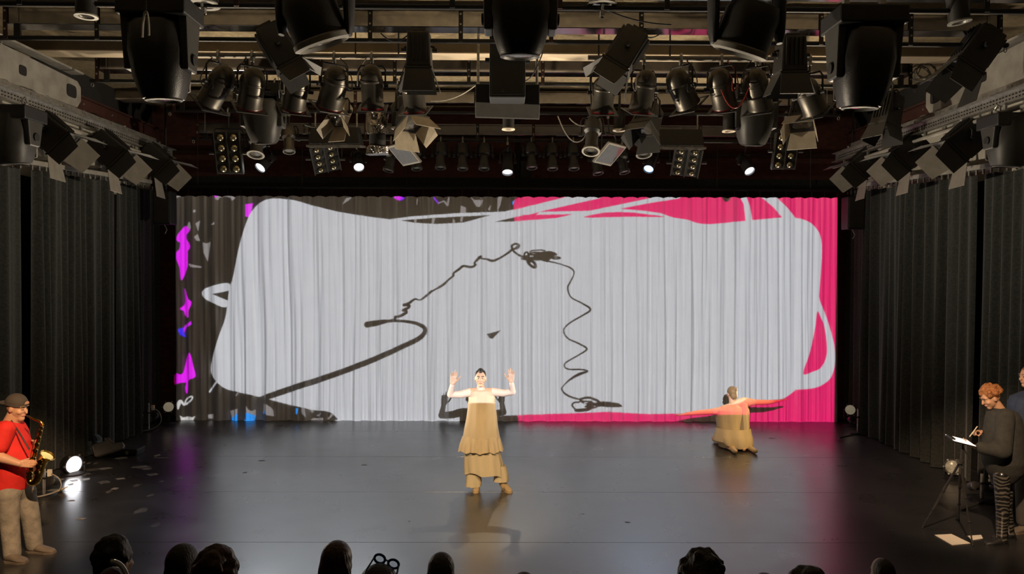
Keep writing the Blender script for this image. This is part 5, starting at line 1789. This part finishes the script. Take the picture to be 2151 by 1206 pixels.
sw.loft(sides([(858, 2090, 2116), (864, 2078, 2134), (874, 2074, 2141), (900, 2070, 2146), (940, 2067, 2150), (970, 2066, 2152), (992, 2076, 2146), (1008, 2086, 2134), (1020, 2092, 2118)], YT, 0.92, 36))
limb(sw, [tN[0], tN[1], tN[1].lerp(tN[2], 0.75)], [0.095, 0.095, 0.07])
limb(sw, [tF[0], tF[1], tF[1].lerp(tF[2], 0.7)], [0.09, 0.085, 0.065])
remeshed('sweater', shifted(sw, Lt), KNIT, ta, 0.011, 3)
cloth('collar', [ringpts(d4(2099 - k * 1.5, 863 - k * 3.2), 0.075 - 0.006 * k, 0.085 - 0.006 * k, 20) for k in range(3)], KNIT, ta, Lt)
for A in ([d4(2104, 1000, -0.08), d4(2106, 1068, -0.1), d4(2104, 1126, -0.06)], [d4(2112, 1000, 0.1), d4(2112, 1066, 0.1), d4(2120, 1122, 0.12)]):
    j = MB()
    limb(j, A, [0.085, 0.068, 0.055], 16)
    limb(j, [A[2], V((A[2].x, A[2].y, 0.06))], [0.055, 0.055], 16)
    remeshed('legging', shifted(j, Lt), ZEB, ta, 0.012, 2)
    shoe('boot', ta, Lt, V((A[2].x + 0.06, A[2].y, 0)), V((A[2].x - 0.20, A[2].y - 0.02, 0)), BLK, 0.1, 0.048)

# ---- helper at the edge of the wing
YH = 8.65
Lh = V((at(2160, 1100, YH).x, YH, 0))
hp = thing('person', 'person in a navy jacket standing in the wing behind the tablet artist', 'person', Lh)


def d5(px, py, dy=0.0):
    return at(px, py, YH + dy)


b = MB()
hc = d5(2160, 792)
TP = head(b, hc, basis((-1, -0.1, -0.1)), 1.0)
limb(b, [d5(2164, 806), d5(2166, 828)], [0.055, 0.06])
limb(b, [d5(2160, 960), d5(2160, 1090)], [0.07, 0.045])
pA = [d5(2150, 848, -0.2), d5(2140, 915, -0.22), d5(2150, 965, -0.24)]
limb(b, pA, [0.055, 0.045, 0.03])
hand(b, pA[-1], (0, -0.1, -1), (1, 0, 0), (-0.5, -0.6, 0), 0.18, (0.2, 0.25, 0.3, 0.35))
remeshed('body', shifted(b, Lh), SKIN2, hp, 0.01, 2)
face(hp, TP, Lh, brow=HAIRB)
h = MB()
h.ball((0, -0.025, 0.045), (0.083, 0.098, 0.09), TP, 20, 12)
remeshed('hair', shifted(h, Lh), HAIRR, hp, 0.012, 1)
j = MB()
j.loft(sides([(822, 2150, 2186), (834, 2126, 2212), (850, 2120, 2216), (900, 2122, 2212), (950, 2124, 2210), (990, 2124, 2208)], YH, 0.8, 32))
limb(j, [pA[0], pA[1], pA[2].lerp(pA[1], 0.15)], [0.085, 0.07, 0.055])
remeshed('jacket', shifted(j, Lh), NAVY, hp, 0.014, 2)
for px, dy in ((2150, -0.1), (2176, 0.12)):
    j = MB()
    limb(j, [d5(px, 978, dy), d5(px - 2, 1045, dy), d5(px - 3, 1096, dy)], [0.10, 0.075, 0.06], 16)
    remeshed('trouser_leg', shifted(j, Lh), TROU, hp, 0.016, 2)
    p = d5(px, 1100, dy)
    shoe('shoe', hp, Lh, V((p.x + 0.06, p.y, 0)), V((p.x - 0.2, p.y - 0.05, 0)), SHOE, 0.09, 0.05)
# ------------------------------------------------------------------ things on the floor
# tablet on its tripod
TG = mat('tripod_metal', (0.10, 0.095, 0.09), 0.35, metal=0.7)
SCRN = mat('tablet_screen', (0.8, 0.8, 0.8), 0.2, emit=(1.0, 0.92, 0.8), estr=0.9)
top = at(2022, 930, 8.1)
tp = thing('tripod', 'slim black tripod holding the drawing tablet', 'tripod', (top.x, 8.1, 0))
o = V((top.x, 8.1, 0))
hub = at(2017, 970, 8.1) - o
MB().cyl(hub + V((0, 0, -0.14)), (top - o) + V((0, 0, -0.005)), 0.013, n=10).build('centre_column', TG, tp)
MB().lathe([(0.02, -0.03), (0.035, -0.02), (0.035, 0.02), (0.02, 0.03)], Matrix.Translation(hub), 14).build('shoulder', TG, tp, flat=False)
MB().tube([(top - o) + V((0, 0, -0.05)), (top - o) + V((0.05, 0.0, -0.13)), (top - o) + V((0.07, 0.0, -0.2))], 0.007, 6).build('pan_handle', TG, tp)
for fx in (floor_at(1938, 1110), floor_at(2043, 1148), V((o.x + 0.5, 8.95, 0))):
    f = fx - o
    f.z = 0.012
    a = hub + (f - hub).normalized() * 0.03
    lg = MB().tube([a, a.lerp(f, 0.42)], 0.013, 8).build('leg', TG, tp)
    MB().tube([a.lerp(f, 0.40), a.lerp(f, 0.72)], 0.0105, 8).build('leg_section', TG, lg)
    MB().tube([a.lerp(f, 0.70), f], 0.008, 8).build('leg_section', TG, lg)
    for t in (0.41, 0.71):
        c = a.lerp(f, t)
        MB().ball(c, 0.017, None, 8, 6).build('leg_lock', BLK, lg)
    MB().ball(f, 0.014, None, 8, 6).build('rubber_foot', BLK, lg)
tb = thing('drawing_tablet', 'tablet with a glowing screen on top of the tripod', 'tablet', top)
R_ = Matrix.Rotation(math.radians(14), 4, 'Y') @ Matrix.Rotation(math.radians(10), 4, 'X')
MB().box((-0.03, 0, 0.012), (0.27, 0.2, 0.012), R_).build('case', BLK, tb, bevel=0.004)
MB().box((-0.03, 0, 0.0195), (0.25, 0.18, 0.003), R_).build('screen', SCRN, tb)
MB().box((-0.145, 0.0, 0.03), (0.04, 0.12, 0.02), R_).build('toolbar_knob', FIX, tb, bevel=0.004)
sy = thing('stylus', 'white stylus in the artist hand over the tablet', 'pen', at(2034, 921, 8.13))
a, b_ = V((0, 0, 0)), at(2053, 896, 8.22) - at(2034, 921, 8.13)
MB().cyl(a.lerp(b_, 0.12), b_, 0.0055, n=8).build('barrel', PAPER, sy)
MB().cyl(a, a.lerp(b_, 0.12), 0.0015, 0.0055, n=8).build('tip', FIX, sy)

# sheets of paper on the floor
for k, (pts, lab) in enumerate((([(1963.6, 1124), (1998.4, 1122), (2038.5, 1141.4), (2000, 1145)], 'large cream sheet of paper lying on the floor under the tripod'),
                                ([(2030, 1126), (2061, 1124), (2064.6, 1131), (2043.7, 1134.4)], 'small cream sheet of paper half hidden by the artist boots'))):
    w = [floor_at(x, y, 0.004) for x, y in pts]
    c = sum(w, V()) / 4
    c.z = 0
    ob = MB().slab([p - c for p in w], (0, 0, 1), 0.004).build('paper_sheet', PAPER, None)
    ob.location = c
    tag(ob, lab, 'paper', 'paper sheets on the floor')


# floods standing in the wings
def flood(px, py, y, r_px, lens, label, look, stand=True, wide=1.0):
    c = at(px, py, y)
    R = r_px * mpp(y)
    root = thing('wing_flood', label, 'stage light', (c.x, y, 0), 'floods standing in the wings')
    T = Matrix.Translation(V((0, 0, c.z))) @ frame_of(look, V((1, 0, 0)))[0]
    hs = MB().lathe([(R * 0.55, -R * 1.3), (R * 0.9, -R * 1.1), (R * 1.0, -R * 0.2), (R * 1.12, 0), (R * 1.12, R * 0.12), (R * 0.96, R * 0.12), (R * 0.9, 0)], T, 20, caps=False).build('housing', FIX, root, flat=False)
    MB().lathe([(R * 0.95, 0.0), (R * 0.7, R * 0.16), (0.004, R * 0.22)], T, 20).build('lens', lens, root, flat=False)
    for k in range(6):
        a = 2 * PI * k / 6
        MB().box((R * 1.1 * math.cos(a), R * 1.1 * math.sin(a), R * 0.1), (R * 0.22, R * 0.22, R * 0.14), T).build('clip', STEEL, hs)
    yk = [V((-R * 1.2, 0, c.z)), V((-R * 1.2, 0, c.z - R * 1.5)), V((R * 1.2, 0, c.z - R * 1.5)), V((R * 1.2, 0, c.z))]
    MB().tube(yk, 0.012, 6).build('yoke', BLK, root)
    MB().cyl((0, 0.0, 0.02), (0, 0, max(0.03, c.z - R * 1.5)), 0.02, n=8).build('stand_post', BLK, root)
    MB().lathe([(R * 1.3, 0), (R * 1.3, 0.015), (0.03, 0.03)], None, 18).build('stand_base', BLK, root)
    return root


CREAML = mat('dim_cream_lens', (0.72, 0.64, 0.5), 0.3, emit=(1.0, 0.86, 0.6), estr=0.10)
LITW = mat('bright_flood_lens', (0.9, 0.92, 1.0), 0.3, emit=(0.95, 0.95, 1.0), estr=1.0)
GREYL = mat('flood_glass_grey', (0.42, 0.42, 0.36), 0.25, vary=0.3, scale=30)
flood(354, 855, 14.6, 11, CREAML, 'round cream-lensed flood standing beside the curtain, saxophonist side', (0.3, -1, 0.1))
flood(1786, 861, 14.6, 11, CREAML, 'round cream-lensed flood standing beside the curtain, tablet artist side', (-0.3, -1, 0.1))
fl_ = flood(155, 976, 11.0, 19, LITW, 'lit white flood standing on the floor beside the open instrument case', (1.0, -0.5, 0.0))
flp = at(155, 976, 11.0)
spot('lit_flood_beam', flp + V((0.1, -0.2, 0)), flp + V((3.0, -2.0, 0.1)), 4, (0.95, 0.95, 1.0), 120, 0.8, 0.1)
flood(2001, 981, 10.7, 15, GREYL, 'unlit grey-lensed flood on the floor behind the tripod', (-0.5, -1, 0.15))


# boom stands with cables in the wings
def boom(px, py, y, h_px, label, seed):
    b0 = floor_at(px, py)
    y = b0.y
    root = thing('light_stand', label, 'stand', (b0.x, y, 0), 'short stands in the wings')
    H_ = h_px * mpp(y)
    MB().lathe([(0.17, 0.0), (0.17, 0.02), (0.03, 0.035)], None, 20).build('base_plate', BLK, root, flat=False)
    MB().cyl((0, 0, 0.02), (0, 0, H_), 0.02, n=8).build('post', STEEL, root)
    MB().tube([(-0.16, -0.02, H_ * 0.62), (0, -0.02, H_ * 0.66), (0.17, -0.02, H_ * 0.62)], 0.014, 6).build('cross_arm', BLK, root)
    for s in (-1, 1):
        MB().lathe([(0.03, -0.07), (0.055, -0.05), (0.06, 0.05), (0.05, 0.055)], Matrix.Translation((s * 0.15, -0.05, H_ * 0.58)) @ Matrix.Rotation(1.2, 4, 'X'), 14).build('small_can', FIX, root, flat=False)
    r_ = random.Random(seed)
    pts = [V((0.02, -0.02, H_ * 0.9)), V((0.22, -0.05, H_ * 0.7)), V((0.26, -0.06, H_ * 0.35)), V((0.1, -0.08, 0.05)), V((-0.2, -0.2, 0.012)), V((-0.55, -0.45, 0.012))]
    MB().tube([V(p) for p in smooth([tuple(p) for p in pts], 5, False)], 0.009, 5).build('cable', CABLEW if seed % 2 else CABLE, root, flat=False)
    MB().box((0.1, -0.03, H_ * 0.85), (0.05, 0.03, 0.09)).build('gaffer_tape', PAPER, root)
    return root


boom(312, 905, 14, 58, 'short black stand with two small cans and a trailing cable, saxophonist wing', 1)
boom(1802, 910, 14, 52, 'short black stand with two small cans and a trailing cable, tablet artist wing', 2)
boom(92, 1043, 10, 60, 'short stand with taped post standing behind the saxophone', 3)
boom(2062, 1052, 9.6, 58, 'short stand with cables standing behind the tablet artist', 4)

# open instrument case and bag
GREYC = mat('grey_case_cloth', (0.22, 0.22, 0.235), 0.8, vary=0.08)
CASEE = mat('case_metal_edge', (0.5, 0.45, 0.38), 0.35, metal=0.9)
cc = floor_at(232, 962)
ic = thing('instrument_case', 'open saxophone case with its grey lid tilted up on the floor', 'case', cc)


def fx(px, py, dz=0.0, y=None):
    return at(px, py, (y or cc.y)) - cc


lid = [fx(194, 940), fx(197, 937), fx(217, 931), fx(215, 925), fx(222, 924.5), fx(236, 934), fx(254, 933), fx(259, 938), fx(258, 943), fx(208, 960), fx(204, 958)]
lid = [V((p.x, p.y + 0.55 * (p.z - 0.1), max(p.z, 0.02))) for p in lid]
nl = (lid[2] - lid[-2]).cross(lid[6] - lid[-2]).normalized()
MB().slab(lid, nl, 0.07).build('lid', GREYC, ic, bevel=0.012)
MB().tube([q - nl * 0.036 for q in lid], 0.008, 5, closed=True).build('lid_edge', CASEE, ic)
MB().tbox((0.05, 0.25, 0.055), (0.62, 0.28), (0.66, 0.30), 0.11).build('tray', BLK, ic, bevel=0.02)
for x in (-0.16, 0.22):
    MB().box((x, 0.09, 0.06), (0.04, 0.02, 0.05)).build('latch', CASEE, ic)
bg = floor_at(188, 960)
ba = thing('cloth_bag', 'crumpled blue-grey bag slumped behind the instrument case', 'bag', bg)
m_ = MB()
rr = random.Random(4)
for k in range(26):
    t = rr.random()
    p = V((-0.10 + 0.18 * rr.random() * 1.1 - 0.06 * t, 0.16 + rr.uniform(-0.05, 0.05), 0.04 + 0.25 * t))
    m_.ball(p, (rr.uniform(0.04, 0.075), 0.05, rr.uniform(0.05, 0.08)), None, 10, 7)
remeshed('bag_body', m_, mat('blue_grey_cloth', (0.12, 0.16, 0.20), 0.8, vary=0.5, scale=8, bump=0.6, bscale=18), ba, 0.014, 1)
MB().tube(catenary((-0.1, 0.12, 0.27), (0.06, 0.12, 0.24), -0.1, 8), 0.01, 5).build('handle', CABLE, ba, flat=False)
bk = floor_at(120, 1033)
book = thing('book', 'yellowed open booklet lying on the floor beside the taped stand', 'book', bk)
YEL = mat('yellowed_paper', (0.75, 0.6, 0.32), 0.7)
MB().slab([V((-0.13, -0.05, 0.012)), V((0.02, -0.05, 0.012)), V((0.04, 0.05, 0.012)), V((-0.11, 0.05, 0.012))], (0, 0, 1), 0.02).build('page_block', YEL, book)
MB().slab([V((0.02, -0.05, 0.014)), V((0.10, -0.05, 0.055)), V((0.12, 0.05, 0.055)), V((0.04, 0.05, 0.014))], (-0.4, 0, 1), 0.012).build('raised_page', YEL, book)

# worn tape marks and scuffs on the dance vinyl
rr = random.Random(21)
marks = [(190, 987, 22, 4), (222, 984, 14, 3), (178, 996, 14, 4), (156, 1010, 10, 3), (181, 1007, 12, 3), (126, 1008, 8, 3), (148, 1018, 10, 3), (252, 1006, 11, 2.5), (308, 985, 14, 2.5),
         (296, 981, 26, 3), (320, 997, 13, 3), (379, 1005, 10, 2.5), (288, 1020, 10, 5), (228, 1033, 8, 4), (240, 1027, 8, 3), (340, 1011, 5, 2), (220, 1013, 14, 4), (297, 1073, 14, 7), (325, 1104, 12, 6), (316, 1041, 8, 4),
         (412, 976, 7, 2), (434, 973, 8, 1.5), (514, 993, 7, 2), (550, 968, 9, 1.5), (766, 977, 7, 1.5), (414, 1027, 6, 1.5), (436, 1035, 10, 1.5), (256, 962, 14, 3), (330, 957, 8, 3), (1318, 1097, 7, 2), (1622, 921, 8, 1.5), (1225, 1080, 3, 1), (860, 1095, 3, 1), (290, 942, 14, 1.5), (340, 962, 18, 1.2), (186, 973, 5, 2), (201, 973, 3, 2), (150, 1052, 10, 2), (170, 1090, 12, 2.5)]
for (px, py, rx, ry) in marks:
    c = floor_at(px, py, 0.0)
    ax = rx * mpp(c.y) * 1.0
    ay = abs(floor_at(px, py - ry).y - floor_at(px, py + ry).y) / 2
    n = 13
    poly = [V((c.x + ax * rr.uniform(0.45, 1.1) * math.cos(2 * PI * i / n), c.y + ay * rr.uniform(0.4, 1.1) * math.sin(2 * PI * i / n), 0.0007)) for i in range(n)]
    MB().slab(poly, (0, 0, 1), 0.0012).build('scuff_mark', TAPE if ry < 3.2 else TAPE2, fl)
# ------------------------------------------------------------------ audience in the first rows
COAT = mat('dark_coat', (0.03, 0.028, 0.03), 0.9)
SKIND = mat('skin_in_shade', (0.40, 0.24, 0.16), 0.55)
struct('seating_tier_1', MB().box((0, 4.35, 0.04), (13, 2.0, 0.10)), WALLK)
struct('seating_tier_2', MB().box((0, 2.55, 0.22), (13, 1.6, 0.46)), WALLK)
HAIRA = mat('auburn_long_hair', (0.05, 0.016, 0.009), 0.45, bump=0.4, bscale=60, stretch=(1, 1, 0.15))
HAIRG = mat('greyish_hair', (0.05, 0.042, 0.035), 0.55, bump=0.4, bscale=60, stretch=(1, 1, 0.3))


def viewer(px, top, wpx, y, label, style, hm, head_w=None, turn=0.0):
    zf = 0.09 if y > 3.36 else 0.45
    T0 = at(px, top, y)
    W = wpx * mpp(y)
    s = W / 0.17
    root = thing('person', label, 'person', (T0.x, y, zf), 'seated audience seen from behind')
    L = V((T0.x, y, zf))
    up = {'long': 0.135, 'curly': 0.15, 'short': 0.13, 'bald': 0.125, 'thick': 0.15}[style]
    hc = V((T0.x, y, T0.z - up * s))
    R = basis((math.sin(turn), math.cos(turn), -0.08))
    b = MB()
    T = head(b, hc, R, s)
    sh_z = hc.z - 0.25 * s
    hipz = zf + 0.50
    limb(b, [hc + V((0, -0.02, -0.06)), V((hc.x, y - 0.02, sh_z + 0.04))], [0.06 * s, 0.065 * s])
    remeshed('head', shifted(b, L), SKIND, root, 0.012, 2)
    t = MB()
    t.loft([ringpts((hc.x, y - 0.03, z), rx, ry, 20) for z, rx, ry in ((sh_z + 0.03, 0.10, 0.08), (sh_z - 0.02, 0.17, 0.11), (sh_z - 0.10, 0.19, 0.13), ((sh_z + hipz) / 2, 0.17, 0.13), (hipz, 0.17, 0.15), (hipz - 0.07, 0.17, 0.14))])
    for k in (-1, 1):
        limb(t, [V((hc.x + k * 0.16, y - 0.02, sh_z - 0.06)), V((hc.x + k * 0.19, y + 0.04, (sh_z + hipz) / 2)), V((hc.x + k * 0.12, y + 0.28, hipz + 0.10))], [0.065, 0.052, 0.04])
        limb(t, [V((hc.x + k * 0.09, y, hipz)), V((hc.x + k * 0.11, y + 0.42, hipz)), V((hc.x + k * 0.11, y + 0.42, zf + 0.06))], [0.085, 0.065, 0.05])
    remeshed('clothes', shifted(t, L), COAT, root, 0.02, 2)
    hb = MB()
    rr_ = random.Random(int(px))
    if style != 'bald':
        hb.ball((0, -0.02, 0.035), (0.084, 0.105, 0.096), T, 22, 12)
        hb.ball((0, -0.06, -0.02), (0.078, 0.06, 0.085), T, 18, 10)
    else:
        hb.ball((0, -0.03, 0.028), (0.076, 0.092, 0.099), T, 22, 12)
    if style == 'long':
        hb.loft([ringpts((0, yy, z), rx, ry, 20) for z, rx, ry, yy in ((0.06, 0.075, 0.08, -0.03), (0.0, 0.088, 0.075, -0.05), (-0.1, 0.095, 0.06, -0.075), (-0.22, 0.09, 0.045, -0.085), (-0.32, 0.07, 0.03, -0.085))], T)
    if style in ('curly', 'thick'):
        for k in range(90 if style == 'curly' else 50):
            a, e2 = rr_.uniform(0, 2 * PI), rr_.uniform(-0.3, 1.5)
            hb.ball((0.088 * math.cos(a) * math.cos(e2), -0.02 + 0.1 * math.sin(a) * math.cos(e2) * (1 if math.sin(a) < 0 else 0.7), 0.035 + 0.098 * math.sin(e2)), rr_.uniform(0.016, 0.03) if style == 'curly' else rr_.uniform(0.014, 0.022), T, 8, 6)
    remeshed('hair', shifted(hb, L), hm, root, 0.011 if style in ('curly', 'thick') else 0.012, 1)
    seat = thing('audience_chair', 'dark chair under the audience member: ' + label, 'chair', (T0.x, y, zf))
    seat['label'] = 'dark chair under the ' + ' '.join(label.split()[:11])
    MB().box((0, -0.03, 0.385), (0.42, 0.42, 0.06)).build('seat', FIX, seat, bevel=0.01)
    MB().box((0, -0.235, 0.62), (0.40, 0.03, 0.34)).build('backrest', FIX, seat, bevel=0.01)
    for a in (-1, 1):
        for c in (-1, 1):
            MB().cyl((a * 0.18, -0.03 + c * 0.18, 0.004), (a * 0.18, -0.03 + c * 0.18, 0.36), 0.014, n=8).build('leg', FIX, seat)
    return root, T, L


r1, T1, L1 = viewer(243, 1124, 64, 3.95, 'short-haired audience member with a bare cheek turned to the stage', 'curly', HAIRK, turn=0.35)
viewer(384, 1141, 64, 4.8, 'smooth-haired audience member sitting next to a curly-haired one', 'short', HAIRK)
viewer(455, 1146, 76, 3.85, 'curly-haired audience member beside a smooth dark head', 'curly', HAIRA)
viewer(708, 1133, 66, 4.2, 'audience member with long straight auburn hair', 'long', HAIRA)
r5, T5, L5 = viewer(796, 1184, 92, 3.1, 'audience member wearing blue glasses pushed up on the head', 'short', HAIRK)
viewer(927, 1158, 58, 4.4, 'audience member with a narrow brown-haired head', 'long', HAIRG)
viewer(1475, 1148, 90, 3.34, 'audience member with thick dark tousled hair, taller than the neighbours', 'thick', HAIRK)
viewer(1697, 1190, 84, 2.75, 'audience member with wavy dark hair just above the picture edge', 'curly', HAIRG)
viewer(1853, 1172, 50, 4.25, 'audience member with a close-cropped head near the tablet artist side', 'bald', HAIRG)
viewer(1101, 1201, 52, 4.1, 'audience member whose crown just shows below the standing dancer', 'short', HAIRG)
viewer(1607, 1203, 52, 4.0, 'audience member whose crown just shows below the kneeling dancer', 'short', HAIRK)
r7, T7, L7 = viewer(236, 1191, 58, 3.2, 'audience member with a pale shiny hair band', 'short', HAIRA)
WHITEP = mat('pale_plastic', (0.75, 0.74, 0.72), 0.25)
MB().tube([T7 @ V((0.098 * math.cos(a), -0.02, 0.04 + 0.125 * math.sin(a))) - L7 for a in [0.1 + 1.5 * i / 14 for i in range(15)]], 0.011, 6).build('hair_band', WHITEP, r7, flat=False)
# blue glasses resting on the crown
BLUEG = mat('blue_acetate', (0.03, 0.10, 0.30), 0.45, spec=0.3)
gl = thing('eyeglasses', 'blue-framed glasses pushed up on an audience head', 'glasses', at(803, 1192, 3.1))
Lg = V(gl.location)


def gp(px, py, dy=0.0):
    return at(px, py, 3.1 + dy) - Lg


GLS = mat('clear_lens', (0.9, 0.95, 1.0), 0.05, trans=1.0)
for (cx, cy) in ((796, 1178), (825, 1189)):
    pts = []
    for i in range(20):
        a = 2 * PI * i / 20
        x, z = 11.5 * math.cos(a), 9.0 * math.sin(a)
        pts.append(gp(cx + x * 0.93 - z * 0.36, cy + x * 0.36 + z * 0.93, 0.0) + V((0, 0.02, 0)))
    rm = MB().tube(pts, 0.0055, 6, closed=True).build('rim', BLUEG, gl, flat=False)
    MB().slab(pts, (0, 1, 0), 0.002).build('lens', GLS, rm)
MB().tube([gp(806, 1181) + V((0, 0.02, 0)), gp(811, 1181) + V((0, 0.02, 0)), gp(815, 1186) + V((0, 0.02, 0))], 0.004, 6).build('bridge', BLUEG, gl, flat=False)
MB().tube([gp(785, 1174) + V((0, 0.02, 0)), gp(776, 1184) + V((0, -0.06, 0)), gp(768, 1200) + V((0, -0.12, -0.02))], 0.004, 6).build('temple', BLUEG, gl, flat=False)
MB().tube([gp(836, 1193) + V((0, 0.02, 0)), gp(836, 1203) + V((0, -0.06, 0)), gp(832, 1218) + V((0, -0.12, -0.02))], 0.004, 6).build('temple', BLUEG, gl, flat=False)
